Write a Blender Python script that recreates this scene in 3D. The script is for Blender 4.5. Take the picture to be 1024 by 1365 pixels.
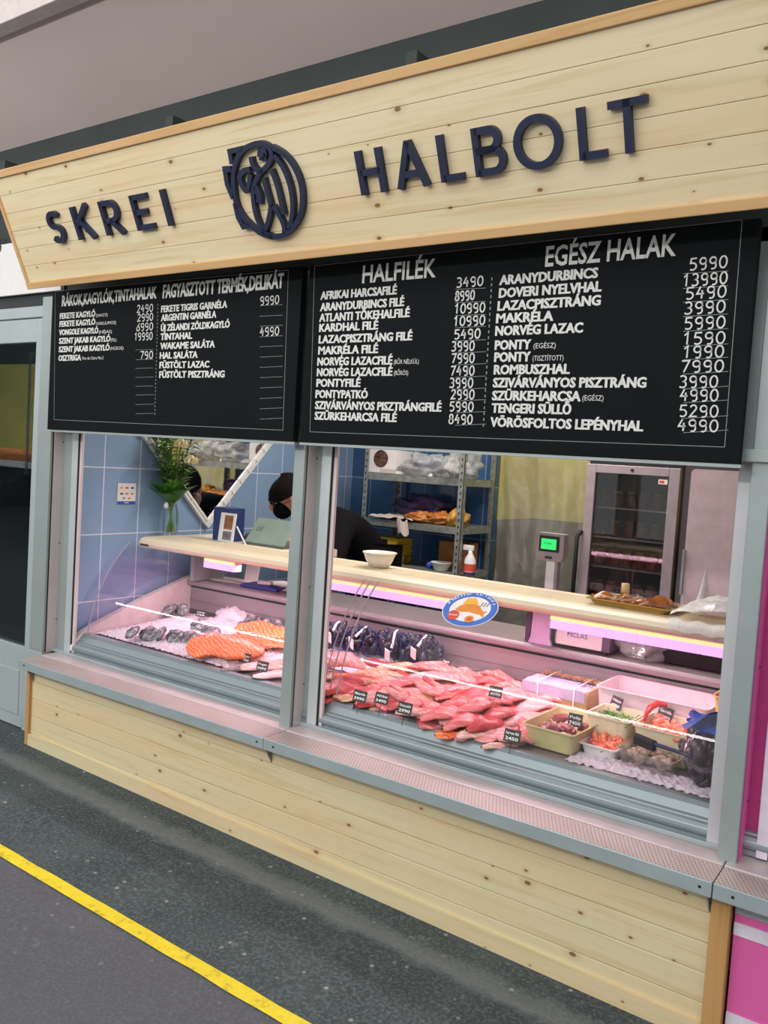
import bpy, bmesh, math, random
from mathutils import Vector, Matrix, noise
R = random.Random(7)
SC = bpy.context.scene
COL = SC.collection
for o in list(bpy.data.objects):
    bpy.data.objects.remove(o)

# ------------------------------------------------------------------ camera, world, light, exposure
YAW, PITCH, ROLL, DIST, FPX = 0.6006, -0.0588, 0.0639, 2.3192, 1115.78
cy, sy = math.cos(YAW), math.sin(YAW)
FWD = Vector((-sy * math.cos(PITCH), cy * math.cos(PITCH), math.sin(PITCH)))
r0 = Vector((cy, sy, 0)); u0 = r0.cross(FWD)
RGT = r0 * math.cos(ROLL) + u0 * math.sin(ROLL)
UPV = -r0 * math.sin(ROLL) + u0 * math.cos(ROLL)
CAM = Vector((0, -DIST, 1.5))
cd = bpy.data.cameras.new('camera')
cam = bpy.data.objects.new('camera', cd); COL.objects.link(cam)
m3 = Matrix((RGT, UPV, -FWD)).transposed()
cam.matrix_world = Matrix.Translation(CAM) @ m3.to_4x4()
cd.sensor_fit = 'VERTICAL'; cd.sensor_height = 36; cd.sensor_width = 27
cd.lens = 36 * FPX / 1365; cd.clip_start = .05; cd.clip_end = 100
SC.camera = cam

w = bpy.data.worlds.new('hall_daylight'); SC.world = w; w.use_nodes = True
bg = w.node_tree.nodes['Background']
bg.inputs[0].default_value = (0.97, 0.985, 1.0, 1); bg.inputs[1].default_value = .95
SC.view_settings.view_transform = 'Standard'; SC.view_settings.look = 'None'
SC.view_settings.exposure = 0.0; SC.view_settings.gamma = 1; SC.view_settings.use_curve_mapping = False

def area(name, loc, rot, sx, sy_, power, col):
    l = bpy.data.lights.new(name, 'AREA'); l.shape = 'RECTANGLE'; l.size = sx; l.size_y = sy_
    l.energy = power; l.color = col
    o = bpy.data.objects.new(name, l); COL.objects.link(o); o.location = loc; o.rotation_euler = rot
    return o
SKYLIGHT = area('hall_skylight', (-2.4, -4.6, 4.8), (math.radians(42), 0, 0), 6, 2.5, 90, (1, .98, .94))
HALL_L = area('hall_tube_lamps', (-5.2, -4.0, 2.82), (math.radians(88), 0, 0), 8.6, .13, 120, (1, .97, .95))
CEIL_L = area('shop_ceiling_lamp', (-2.0, 1.3, 2.38), (0, 0, 0), 1.6, .25, 40, (1, .93, .88))
CASE_L = area('case_lamp_light', (-1.98, .60, .965), (math.radians(-8), 0, 0), 2.7, .05, 12.5, (1, .56, .72))
DOOR_FILL_L = area('door_room_fill', (-5.3, .9, 2.4), (0, 0, 0), .8, .4, 30, (1, .95, .85))  # added fill light so the things behind the door glass show
BACK_L = area('back_room_lamp', (-2.05, 2.75, 2.3), (0, 0, 0), .5, .3, 6, (1, .95, .6))

# ------------------------------------------------------------------ pixel -> point on a plane of the place
def ray(px, py): return FWD + RGT * ((px - 512) / FPX) + UPV * ((682.5 - py) / FPX)
def at(px, py, X=None, Y=None, Z=None):
    d = ray(px, py)
    t = (X - CAM.x) / d.x if X is not None else (Y - CAM.y) / d.y if Y is not None else (Z - CAM.z) / d.z
    return CAM + d * t
def onplane(px, py, O, n):
    d = ray(px, py); return CAM + d * ((O - CAM).dot(n) / d.dot(n))
def gz(x): return -.0155 * x - .0285            # the pavement falls a little to the right

# ------------------------------------------------------------------ materials
def lin(c):
    if isinstance(c, str): c = tuple(int(c[i:i + 2], 16) for i in (0, 2, 4))
    return tuple(((v / 255) / 12.92 if v <= 10 else ((v / 255 + .055) / 1.055) ** 2.4) for v in c) + (1,)
class NT:
    def __init__(s, name):
        s.m = bpy.data.materials.new(name); s.m.use_nodes = True
        s.t = s.m.node_tree; s.b = s.t.nodes['Principled BSDF']; s.out = s.t.nodes['Material Output']
        s._tc = None
    def n(s, typ, **k):
        nd = s.t.nodes.new('ShaderNode' + typ)
        for a, v in k.items(): setattr(nd, a, v)
        return nd
    def l(s, a, b): s.t.links.new(a, b)
    def tc(s):
        if not s._tc: s._tc = s.n('TexCoord')
        return s._tc.outputs['Object']
    def map(s, scale=(1, 1, 1), loc=(0, 0, 0), rot=(0, 0, 0)):
        mp = s.n('Mapping'); mp.inputs['Scale'].default_value = scale; mp.inputs['Location'].default_value = loc
        mp.inputs['Rotation'].default_value = rot
        s.l(s.tc(), mp.inputs[0]); return mp.outputs[0]
    def noise(s, vec, sc, det=4, rough=.55, dist=0):
        nd = s.n('TexNoise'); nd.inputs['Scale'].default_value = sc; nd.inputs['Detail'].default_value = det
        nd.inputs['Roughness'].default_value = rough; nd.inputs['Distortion'].default_value = dist
        s.l(vec, nd.inputs['Vector']); return nd.outputs['Fac']
    def ramp(s, fac, stops):
        r = s.n('ValToRGB'); e = r.color_ramp.elements
        while len(e) < len(stops): e.new(.5)
        for el, (p, c) in zip(e, stops): el.position = p; el.color = lin(c) if isinstance(c, (str, tuple)) else (c, c, c, 1)
        s.l(fac, r.inputs[0]); return r.outputs[0]
    def math(s, op, a, b=None, c=None):
        nd = s.n('Math', operation=op)
        for i, v in enumerate((a, b, c)):
            if v is None: continue
            if isinstance(v, (int, float)): nd.inputs[i].default_value = v
            else: s.l(v, nd.inputs[i])
        return nd.outputs[0]
    def mix(s, f, a, b, blend='MIX'):
        nd = s.n('Mix', data_type='RGBA', blend_type=blend)
        for sock, v in ((nd.inputs[0], f), (nd.inputs[6], a), (nd.inputs[7], b)):
            if isinstance(v, (int, float)): sock.default_value = v
            elif isinstance(v, (str, tuple)): sock.default_value = lin(v)
            else: s.l(v, sock)
        return nd.outputs[2]
    def bump(s, h, st=.3, d=.01):
        b = s.n('Bump'); b.inputs['Strength'].default_value = st; b.inputs['Distance'].default_value = d
        s.l(h, b.inputs['Height']); s.l(b.outputs[0], s.b.inputs['Normal'])
    def base(s, c):
        if isinstance(c, (str, tuple)): s.b.inputs['Base Color'].default_value = lin(c)
        else: s.l(c, s.b.inputs['Base Color'])
    def set(s, **k):
        for a, v in k.items(): s.b.inputs[a.replace('_', ' ')].default_value = v
        return s.m
def plain(name, c, rough=.5, metal=0, var=.08, sc=20, bump=0, **k):
    t = NT(name); f = t.noise(t.tc(), sc)
    c0 = lin(c)
    hi = tuple(min(1, v * (1 + var)) for v in c0[:3]) + (1,); lo = tuple(v * (1 - var) for v in c0[:3]) + (1,)
    r = t.n('ValToRGB'); r.color_ramp.elements[0].color = lo; r.color_ramp.elements[1].color = hi
    r.color_ramp.elements[0].position = .3; r.color_ramp.elements[1].position = .7
    t.l(f, r.inputs[0]); t.base(r.outputs[0])
    if bump: t.bump(f, bump, .004)
    t.set(Roughness=rough, Metallic=metal)
    for a, v in k.items(): t.b.inputs[a.replace('_', ' ')].default_value = v
    return t.m
def wood(name, light, dark, seed=0., vert=False, knots=True, plane='XZ'):
    t = NT(name)
    # grain runs along X (or Z for upright battens)
    s1 = (1.2, 26, 26) if not vert else (26, 26, 1.2)
    g1 = t.noise(t.map(s1, (seed, seed * 2, seed)), 1.6, 5, .6, .6)
    s2 = (5, 160, 160) if not vert else (160, 160, 5)
    g2 = t.noise(t.map(s2, (seed, 0, seed)), 1, 3, .7)
    g3 = t.noise(t.map((.9, 7, 7) if not vert else (7, 7, .9), (seed * 3, 1, 0)), 1, 2)
    c = t.ramp(g1, [(.25, dark), (.5, light), (.8, light)])
    c = t.mix(t.math('MULTIPLY', g2, .22), c, dark)
    c = t.mix(t.ramp(g3, [(.4, 0.), (.75, .55)]), c, 'dfb88c' if not vert else dark)
    if knots:
        v = t.n('TexVoronoi', feature='F1', voronoi_dimensions='2D'); v.inputs['Scale'].default_value = 1; v.inputs['Randomness'].default_value = 1
        sp = t.n('SeparateXYZ'); t.l(t.tc(), sp.inputs[0]); cb = t.n('CombineXYZ')
        t.l(t.math('MULTIPLY_ADD', sp.outputs[0], 7.0, seed * 1.7), cb.inputs[0]); t.l(t.math('MULTIPLY_ADD', sp.outputs[1 if plane == 'XY' else 2], 12.0, seed), cb.inputs[1])
        t.l(cb.outputs[0], v.inputs['Vector'])
        sep = t.n('SeparateColor'); t.l(v.outputs['Color'], sep.inputs[0])
        dd = t.math('DIVIDE', v.outputs['Distance'], t.math('MULTIPLY_ADD', sep.outputs[1], .9, .35))
        k = t.ramp(dd, [(.05, .85), (.075, 0.)])
        halo = t.ramp(dd, [(.06, .4), (.22, 0.)])
        on_ = t.math('GREATER_THAN', sep.outputs[0], .66)
        c = t.mix(t.math('MULTIPLY', halo, on_), c, 'c29a6a')
        c = t.mix(t.math('MULTIPLY', k, on_), c, '6d4526')
    t.base(c); t.bump(g2, .12, .002)
    return t.set(Roughness=.62)
def glassm(name, tint=(1, 1, 1), refl=1.0, rough=.0, ior=1.45, body=0.):
    t = NT(name); t.t.nodes.remove(t.b)
    tr = t.n('BsdfTransparent'); tr.inputs[0].default_value = (*tint, 1)
    gl = t.n('BsdfGlossy'); gl.inputs['Roughness'].default_value = rough
    fr = t.n('Fresnel'); fr.inputs[0].default_value = ior
    f = t.math('MULTIPLY', fr.outputs[0], refl)
    mx = t.n('MixShader'); t.l(f, mx.inputs[0]); t.l(tr.outputs[0], mx.inputs[1]); t.l(gl.outputs[0], mx.inputs[2])
    last = mx.outputs[0]
    if body:
        df = t.n('BsdfDiffuse'); df.inputs[0].default_value = (.9, .9, .9, 1)
        nz = t.noise(t.tc(), 22, 5, .7); am = t.math('MULTIPLY', nz, body)
        m2 = t.n('MixShader'); t.l(am, m2.inputs[0]); t.l(last, m2.inputs[1]); t.l(df.outputs[0], m2.inputs[2]); last = m2.outputs[0]
    t.l(last, t.out.inputs[0]); return t.m
def emit(name, c, st):
    t = NT(name); t.b.inputs['Base Color'].default_value = lin(c)
    t.b.inputs['Emission Color'].default_value = lin(c); t.b.inputs['Emission Strength'].default_value = st
    return t.m
def tilem(name, c1, c2, grout, axes, ox, oz, tw=.2235, th=.339):
    t = NT(name); sp = t.n('SeparateXYZ'); t.l(t.tc(), sp.inputs[0])
    cb = t.n('CombineXYZ')
    t.l(t.math('SUBTRACT', sp.outputs[axes], ox), cb.inputs[0]); t.l(t.math('SUBTRACT', sp.outputs[2], oz), cb.inputs[1])
    br = t.n('TexBrick', offset=0.0, squash=1.0); br.inputs['Scale'].default_value = 1
    br.inputs['Brick Width'].default_value = tw; br.inputs['Row Height'].default_value = th
    br.inputs['Mortar Size'].default_value = .0028; br.inputs['Mortar Smooth'].default_value = .1; br.inputs['Bias'].default_value = 0
    br.inputs['Color1'].default_value = lin(c1); br.inputs['Color2'].default_value = lin(c2); br.inputs['Mortar'].default_value = lin(grout)
    t.l(cb.outputs[0], br.inputs['Vector'])
    nz = t.noise(t.tc(), 3, 3); c = t.mix(t.math('MULTIPLY', nz, .25), br.outputs['Color'], c2)
    c = t.mix(br.outputs['Fac'], c, grout); t.base(c)
    t.l(t.math('MULTIPLY_ADD', br.outputs['Fac'], .6, .16), t.b.inputs['Roughness'])
    t.bump(t.math('SUBTRACT', 1.0, br.outputs['Fac']), .25, .002)
    return t.m
def fishm(name, c1, c2, stripe=0, c3=None):
    t = NT(name); nz = t.noise(t.tc(), 18, 5, .65, .4)
    c = t.ramp(nz, [(.3, c1), (.68, c2)])
    if stripe:
        wv = t.n('TexWave', wave_type='BANDS', bands_direction='DIAGONAL'); wv.inputs['Scale'].default_value = stripe
        wv.inputs['Distortion'].default_value = 6; wv.inputs['Detail'].default_value = 2; wv.inputs['Detail Scale'].default_value = 1.5
        t.l(t.tc(), wv.inputs['Vector'])
        c = t.mix(t.ramp(wv.outputs['Fac'], [(.8, 0.), (1., .5)]), c, c3 or 'ffd8c0')
    t.base(c); t.bump(nz, .5, .010)
    return t.set(Roughness=.24, Subsurface_Weight=.15, Subsurface_Scale=.01)

M = {}
M['plank'] = wood('pale_pine_planks', 'e3d6b0', 'd0ba8c', 1.3, plane='XY')
M['plank2'] = wood('pale_pine_planks_base', 'd9cda6', 'c6b282', 5.1)
M['batten'] = wood('pine_batten', 'd4ac76', 'bd9058', 2.2)
M['battenv'] = wood('pine_upright_batten', 'c79b62', 'ab7c46', 3.2, vert=True)
M['navy'] = plain('navy_lettering', '1b2440', .45, var=.1)
M['board'] = plain('blackboard_paint', '101416', .7, var=.1, sc=6, Specular_IOR_Level=.1)
M['chalk'] = plain('white_board_paint', 'd6d6d2', .8, var=.12, sc=60)
M['chalkthin'] = plain('grey_chalk', '8d9492', .8, var=.15, sc=50)
M['alu'] = plain('painted_aluminium', '9aa5a3', .42, .25, var=.07, sc=5)
M['alulight'] = plain('pale_aluminium', 'c2c9ca', .38, .3, var=.05, sc=5)
M['alugap'] = plain('dark_rubber_gap', '15130f', .8)
M['pinklit_ch'] = plain('pink_lit_channel', 'd2c2c2', .5, .15, var=.08, sc=4)  # pink light falling on the post sides put into this tint
M['rail'] = plain('brushed_case_rail', '8e9b9f', .36, .45, var=.05, sc=3)
M['steel'] = plain('stainless_deck', '9d9095', .38, .4, var=.06, sc=8)
M['caseend'] = plain('white_case_plastic', 'd8cfc9', .4)
M['cream'] = plain('cream_counter_laminate', 'e4d3b6', .4, var=.04, sc=3)
M['dark'] = plain('matt_black', '121214', .7)
M['white'] = plain('white_plastic', 'e6e4e2', .4, var=.03)
M['pinkpanel'] = plain('neighbour_pink_paint', 'dd62a4', .45, var=.05, sc=3)
M['magenta'] = plain('neighbour_magenta_paint', 'c04086', .5, var=.05)
M['stripe'] = plain('white_stripe_paint', 'dcd3df', .5)
M['soffit'] = plain('pinkish_grey_soffit', 'd8c8c4', .85, var=.04, sc=1.5)
M['darkwall'] = plain('dark_grey_green_wall', '363c3b', .85, var=.12, sc=3)  # shade on the wall above the sign put into this tone; brackets really dark
M['roof'] = plain('roof_sheet', 'b5b8b4', .6)
M['trimlight'] = plain('soffit_edge_trim', 'e2d6d3', .6)
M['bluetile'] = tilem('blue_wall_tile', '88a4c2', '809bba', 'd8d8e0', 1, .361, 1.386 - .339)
M['bluetile_dim'] = tilem('dimmed_blue_wall_tile', '3f648f', '36587f', '8f9bb0', 0, -3.172, 1.386 - .339)  # same tile, darker: weaker light at the back put into the colour
M['yellow'] = plain('yellow_back_wall', 'c9bb62', .6, var=.2, sc=4)
M['olive'] = plain('olive_dado', '6b6026', .5, var=.2, sc=5)
M['galv'] = plain('galvanised_steel', '9b9f98', .4, .6, var=.3, sc=30)
M['mirror'] = plain('mirror_silver', 'f2f4f4', .03, 1.0, var=.01)
M['leaf'] = plain('glossy_leaf', '3f7228', .3, var=.45, sc=25)
M['leaf2'] = plain('small_leaf', '648f3c', .35, var=.5, sc=30)
M['stem'] = plain('flower_stem', '5d7a3a', .5)
M['rose'] = plain('cream_rose', 'f0e4b8', .6, var=.08)
M['skin'] = plain('skin', 'c98f78', .5, var=.06)
M['cloth'] = plain('black_cloth', '08080a', .9, var=.2, sc=60, Specular_IOR_Level=.15)
M['cap'] = plain('dark_maroon_cap_cloth', '140c0e', .9, var=.2, sc=60, Specular_IOR_Level=.15)
M['glove'] = plain('black_glove', '0c0c0e', .4)
M['glass'] = glassm('window_glass', (.97, .98, .98), .55)
M['caseglass'] = glassm('curved_case_glass', (.975, .965, .985), .75)
M['glassedge'] = plain('glass_edge', 'a79fa6', .25, var=.1)
M['clear'] = glassm('clear_plastic', (.95, .94, .94), .6, .12, 1.4, .14)
M['bagclear'] = glassm('cloudy_plastic_bag', (.92, .92, .92), .9, .16, 1.5, .55)
M['doorglass'] = glassm('dark_door_glass', (.62, .68, .70), .8)
M['sheet'] = glassm('hanging_plastic_sheet', (.86, .90, .76), 1.6, .12, 1.5, .34)
M['vaseglass'] = glassm('vase_glass', (.95, .97, .95), .35)
M['bluebox'] = plain('dark_blue_card', '20336a', .5)
M['paper'] = plain('white_paper', 'e2dedb', .8, var=.05)
M['bluelight'] = plain('pale_purple_plastic', '9a86b4', .5)
M['greengrey'] = plain('grey_green_lid', '8a9a8e', .35, var=.06)
M['frgrey'] = plain('fridge_grey_frame', '9b8f93', .4, .1)
M['frdark'] = plain('fridge_black_interior', '1d1a1c', .5)
M['ledstrip'] = emit('lavender_led_diffuser', 'd6a4f2', 1.0)
M['ledwarm'] = emit('warm_led_edge', 'f6e6a0', .8)
M['screen'] = emit('green_display', '27d06a', .8)
M['net'] = plain('dark_blue_net', '20204a', .6, var=.3, sc=60)
M['mussel'] = plain('mussel_shell', '23222f', .25, var=.5, sc=30)
M['musselbrown'] = plain('brown_mussel_shell', '3d3037', .16, var=.7, sc=30)
M['tag'] = plain('black_price_card', '1b1b1d', .45)
M['tagtext'] = plain('white_pen', 'e8e6e2', .7)
M['salmon'] = fishm('salmon_flesh', 'ee6a34', 'f98a52', 22)
M['red'] = fishm('red_fish_flesh', 'b43c40', 'cf5f5c')
M['coral'] = fishm('coral_fish_flesh', 'd25c58', 'e8888a', 13, 'f3c0b0')
M['pink'] = fishm('pink_fish_flesh', 'd68482', 'eeb0aa', 15, 'f8dcd0')
M['palepink'] = fishm('pale_pink_fish_flesh', 'd89c94', 'efc6bc', 12, 'fae6da')
M['beige'] = fishm('beige_fish_flesh', 'c0896c', 'e4b896', 14, 'f2dcc4')
M['greyskin'] = fishm('grey_fish_skin', '6f6a6c', 'a59a98')
M['whitefish'] = fishm('white_fish_flesh', 'e6c6bb', 'f5e4dc')
M['darkred'] = fishm('dark_red_fish', '8f2730', 'b13b44')
M['shrimp'] = fishm('cooked_shrimp', 'ee6238', 'fb9a70', 40)
M['octo'] = fishm('octopus_skin', '6e2c36', 'a86a66')
M['octow'] = fishm('octopus_white', 'd8aaa0', 'efd3c6')
M['clam'] = fishm('clam_shell', 'a8947c', 'dcc8ac', 30, '7d6b58')
t_ = NT('oyster_shell'); nz_ = t_.noise(t_.tc(), 55, 5, .75, .8); t_.base(t_.ramp(nz_, [(.34, '2b2d31'), (.5, '75777a'), (.66, 'd2d0cc')])); t_.bump(nz_, .8, .006); M['oyster'] = t_.set(Roughness=.45)
M['ice'] = plain('crushed_ice', 'f1eaf0', .25, var=.06, sc=80, bump=.6, Transmission_Weight=.2)
M['boxyel'] = plain('translucent_box_plastic', 'e2d9b4', .35)
M['boxgreen'] = plain('yellow_green_box_plastic', 'c7c48a', .4)
M['cratey'] = plain('yellow_crate_plastic', 'd6b528', .45)
M['chili'] = plain('red_chili', 'b71f2a', .25)
M['weed'] = plain('green_seaweed', '5d9a3c', .4, var=.4)
M['bluelid'] = plain('blue_plastic_wrap', '1d4fc0', .35)
M['brownpaper'] = plain('brown_paper', '9a6a3c', .75, var=.2)
M['cork'] = plain('cream_cork', 'd9bd8c', .7)
M['purplebag'] = plain('purple_bag', '43305e', .35, var=.3)
M['orangebag'] = plain('orange_brown_bag', 'a9682c', .4, var=.25)
M['whitebag'] = plain('white_bag', 'c9bcb4', .4, var=.08)
M['stickblue'] = plain('sticker_blue', '3f6fc4', .5); M['stickwhite'] = plain('sticker_white', 'e8e2e2', .5)
M['stickor'] = plain('sticker_orange', 'e08a35', .5); M['stickyel'] = plain('sticker_yellow', 'f0b040', .5)
M['stickred'] = plain('sticker_red', 'd2503c', .5); M['stickbrown'] = plain('sticker_brown', '7a4a30', .5)
M['cardblue'] = plain('card_blue', '2b4fb4', .5); M['bluetext'] = plain('blue_marker', '4a4ab8', .7)

def asphalt():
    t = NT('worn_asphalt'); c1 = t.noise(t.tc(), 2.2, 6, .6); c2 = t.noise(t.tc(), 90, 3, .7); c3 = t.noise(t.tc(), 9, 5, .7)
    c = t.ramp(c1, [(.3, '2f373a'), (.55, '3d4546'), (.75, '4d5455')])
    c = t.mix(t.ramp(c2, [(.45, 0.), (.72, .6)]), c, '78828a')
    c = t.mix(t.ramp(c3, [(.64, 0.), (.70, .55)]), c, '8b8c88')
    v = t.n('TexVoronoi', feature='F1'); v.inputs['Scale'].default_value = 22; t.l(t.tc(), v.inputs['Vector'])
    sp2 = t.n('SeparateColor'); t.l(v.outputs['Color'], sp2.inputs[0])
    spot = t.math('MULTIPLY', t.ramp(v.outputs['Distance'], [(.10, 1.), (.2, 0.)]), t.math('GREATER_THAN', sp2.outputs[0], .5))
    c = t.mix(t.math('MULTIPLY', spot, t.ramp(c3, [(.48, 0.), (.56, .8)])), c, 'a9aaa4')
    # dirt band that follows the wall, and the paler paving beyond the yellow line
    sp = t.n('SeparateXYZ'); t.l(t.tc(), sp.inputs[0])
    y = t.math('ADD', sp.outputs[1], t.math('MULTIPLY', t.math('SUBTRACT', c3, .5), .10))
    band = t.ramp(t.math('ADD', y, .5), [(.30, 0.), (.345, .55), (.40, .35), (.44, 0.)])
    c = t.mix(band, c, '85898a')
    t2 = t.ramp(t.math('ADD', y, 1.), [(.33, .55), (.37, 0.)])
    c = t.mix(t2, c, '66636a')
    t.base(c); t.bump(c2, .4, .004); return t.set(Roughness=.8)
M['ground'] = asphalt()
def linepaint():
    t = NT('yellow_line_paint'); n = t.noise(t.tc(), 25, 5, .7)
    t.base(t.ramp(n, [(.33, 'b9a52c'), (.45, 'e9cf22'), (.7, 'f2dc2c')])); return t.set(Roughness=.6)
M['yline'] = linepaint()
def tread():
    t = NT('perforated_tread_plate'); sp = t.n('SeparateXYZ'); t.l(t.tc(), sp.inputs[0])
    def cell(o, p): return t.math('ABSOLUTE', t.math('SUBTRACT', t.math('FRACT', t.math('MULTIPLY', o, 1 / p)), .5))
    a = cell(t.math('ADD', sp.outputs[0], t.math('MULTIPLY', sp.outputs[1], .5)), .0125); b = cell(sp.outputs[1], .0125)
    d = t.math('SQRT', t.math('ADD', t.math('MULTIPLY', a, a), t.math('MULTIPLY', b, b)))
    h = t.ramp(d, [(.2, 1.), (.34, 0.)])
    n = t.noise(t.tc(), 4, 4)
    c = t.mix(h, t.ramp(n, [(.3, 'b3a09c'), (.7, 'c4b6b2')]), '8f7f7d'); t.base(c)  # pinkish tones carry the pink light spilling onto the sill
    t.bump(h, .5, -.002); return t.set(Roughness=.45, Metallic=.25)
M['tread'] = tread()
M['sillpaint'] = plain('sill_aluminium', 'a3afb2', .4, .25, var=.08, sc=6)
M['sillpinklit'] = plain('pink_lit_sill_aluminium', 'c9bcbc', .42, .25, var=.06, sc=6)  # pink light leaking from the counter put into this tint
M['doorpaint'] = plain('door_blue_grey_paint', 'a9b4b6', .45, .15, var=.05, sc=4)

# ------------------------------------------------------------------ mesh builder
class MB:
    def __init__(s): s.v = []; s.f = []; s.sm = []; s.mi = []; s.cur = 0
    def add(s, vs, fs, smooth=False):
        b = len(s.v); s.v += [tuple(p) for p in vs]
        s.f += [tuple(b + i for i in f) for f in fs]; s.sm += [smooth] * len(fs); s.mi += [s.cur] * len(fs); return s
    def box(s, x0, x1, y0, y1, z0, z1):
        v = [(x, y, z) for x in (x0, x1) for y in (y0, y1) for z in (z0, z1)]
        return s.add(v, [(0, 1, 3, 2), (4, 6, 7, 5), (0, 4, 5, 1), (2, 3, 7, 6), (0, 2, 6, 4), (1, 5, 7, 3)])
    def obox(s, c, size, rz=0, rx=0, ry=0):
        m = Matrix.Translation(Vector(c)) @ Matrix.Rotation(rz, 4, 'Z') @ Matrix.Rotation(rx, 4, 'X') @ Matrix.Rotation(ry, 4, 'Y')
        v = [m @ Vector((x * size[0] / 2, y * size[1] / 2, z * size[2] / 2)) for x in (-1, 1) for y in (-1, 1) for z in (-1, 1)]
        return s.add(v, [(0, 1, 3, 2), (4, 6, 7, 5), (0, 4, 5, 1), (2, 3, 7, 6), (0, 2, 6, 4), (1, 5, 7, 3)])
    def prism(s, prof, ax, a, b, smooth=False):
        n = len(prof)
        def P(p, t): return (t, p[0], p[1]) if ax == 'X' else (p[0], t, p[1]) if ax == 'Y' else (p[0], p[1], t)
        v = [P(p, a) for p in prof] + [P(p, b) for p in prof]
        s.add(v, [(i, (i + 1) % n, n + (i + 1) % n, n + i) for i in range(n)], smooth)
        return s.add(v, [tuple(range(n))[::-1], tuple(range(n, 2 * n))])
    def tube(s, pts, r, n=8, close=True):
        pts = [Vector(p) for p in pts]; rs = r if isinstance(r, (list, tuple)) else [r] * len(pts)
        vs = []; up = None
        for i, p in enumerate(pts):
            d = (pts[min(i + 1, len(pts) - 1)] - pts[max(i - 1, 0)]).normalized()
            a = d.orthogonal().normalized() if up is None else (up - d * up.dot(d)).normalized()
            up = a; b = d.cross(a)
            vs += [p + (a * math.cos(2 * math.pi * k / n) + b * math.sin(2 * math.pi * k / n)) * rs[i] for k in range(n)]
        fs = [(i * n + k, i * n + (k + 1) % n, (i + 1) * n + (k + 1) % n, (i + 1) * n + k) for i in range(len(pts) - 1) for k in range(n)]
        s.add(vs, fs, True)
        if close: s.add(vs, [tuple(range(n))[::-1], tuple((len(pts) - 1) * n + k for k in range(n))])
        return s
    def lathe(s, prof, c=(0, 0, 0), n=20):
        vs = [(c[0] + r * math.cos(2 * math.pi * k / n), c[1] + r * math.sin(2 * math.pi * k / n), c[2] + z) for r, z in prof for k in range(n)]
        return s.add(vs, [(i * n + k, i * n + (k + 1) % n, (i + 1) * n + (k + 1) % n, (i + 1) * n + k) for i in range(len(prof) - 1) for k in range(n)], True)
    def ball(s, c, r, nu=12, nv=8, amp=0, sc=3, seed=0, rot=None):
        if isinstance(r, (int, float)): r = (r, r, r)
        vs = []
        for j in range(nv + 1):
            th = math.pi * j / nv
            for i in range(nu):
                ph = 2 * math.pi * i / nu
                d = Vector((math.sin(th) * math.cos(ph), math.sin(th) * math.sin(ph), math.cos(th)))
                k = 1 + amp * noise.noise(d * sc + Vector((seed * 7.3, seed * 3.1, seed)))
                p = Vector((d.x * r[0], d.y * r[1], d.z * r[2])) * k
                if rot is not None: p = rot @ p
                vs.append(Vector(c) + p)
        return s.add(vs, [(j * nu + i, j * nu + (i + 1) % nu, (j + 1) * nu + (i + 1) % nu, (j + 1) * nu + i)[::-1] for j in range(nv) for i in range(nu)], True)
    def grid(s, fn, nu, nv, smooth=True):
        vs = [fn(i / nu, j / nv) for j in range(nv + 1) for i in range(nu + 1)]
        return s.add(vs, [(j * (nu + 1) + i, j * (nu + 1) + i + 1, (j + 1) * (nu + 1) + i + 1, (j + 1) * (nu + 1) + i) for j in range(nv) for i in range(nu)], smooth)
    def mesh(s, me): # add an existing mesh's faces (already transformed by caller through s.xf)
        return s.add([v.co for v in me.vertices], [tuple(p.vertices) for p in me.polygons])
    def ribbon(s, pts, wd, z0, z1, closed=False):
        """a flat stroke of width wd in the local XY plane, thick from z0 to z1"""
        P = [Vector((p[0], p[1])) for p in pts]; n = len(P); L = []; Rr = []
        ws = wd if isinstance(wd, (list, tuple)) else [wd] * n
        for i in range(n):
            a = P[(i - 1) % n] if closed or i > 0 else P[i]; b = P[(i + 1) % n] if closed or i < n - 1 else P[i]
            d1 = (P[i] - a); d2 = (b - P[i])
            d1 = d1.normalized() if d1.length > 1e-9 else d2.normalized(); d2 = d2.normalized() if d2.length > 1e-9 else d1
            t = (d1 + d2); t = t.normalized() if t.length > 1e-6 else d1
            nr = Vector((-t.y, t.x)); k = 1 / max(.45, nr.dot(Vector((-d1.y, d1.x))))
            L.append(P[i] + nr * ws[i] / 2 * k); Rr.append(P[i] - nr * ws[i] / 2 * k)
        m = n if closed else n - 1
        vs = [(p.x, p.y, z1) for p in L] + [(p.x, p.y, z1) for p in Rr] + [(p.x, p.y, z0) for p in L] + [(p.x, p.y, z0) for p in Rr]
        fs = []
        for i in range(m):
            j = (i + 1) % n
            fs += [(n + i, n + j, j, i), (i, j, 2 * n + j, 2 * n + i), (3 * n + i, 3 * n + j, n + j, n + i)]
        if not closed: fs += [(0, 2 * n, 3 * n, n), (n - 1, 2 * n - 1, 4 * n - 1, 3 * n - 1)]
        return s.add(vs, fs)
    def xform(s, m, start=0):
        for i in range(start, len(s.v)): s.v[i] = tuple(m @ Vector(s.v[i]))
        return s
    def build(s, name, mat, parent=None, local=False, origin=None, bevel=0, sub=0, wn=False):
        vs = [Vector(v) for v in s.v]
        if parent is not None:
            off = Vector((0, 0, 0)) if local else WLOC.get(parent, Vector(parent.location)); loc = Vector((0, 0, 0))
        else:
            if origin is None:
                lo = [min(v[i] for v in vs) for i in range(3)]; hi = [max(v[i] for v in vs) for i in range(3)]
                origin = ((lo[0] + hi[0]) / 2, (lo[1] + hi[1]) / 2, lo[2])
            off = loc = Vector(origin)
        me = bpy.data.meshes.new(name); me.from_pydata([v - off for v in vs], [], s.f)
        me.polygons.foreach_set('use_smooth', s.sm)
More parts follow.
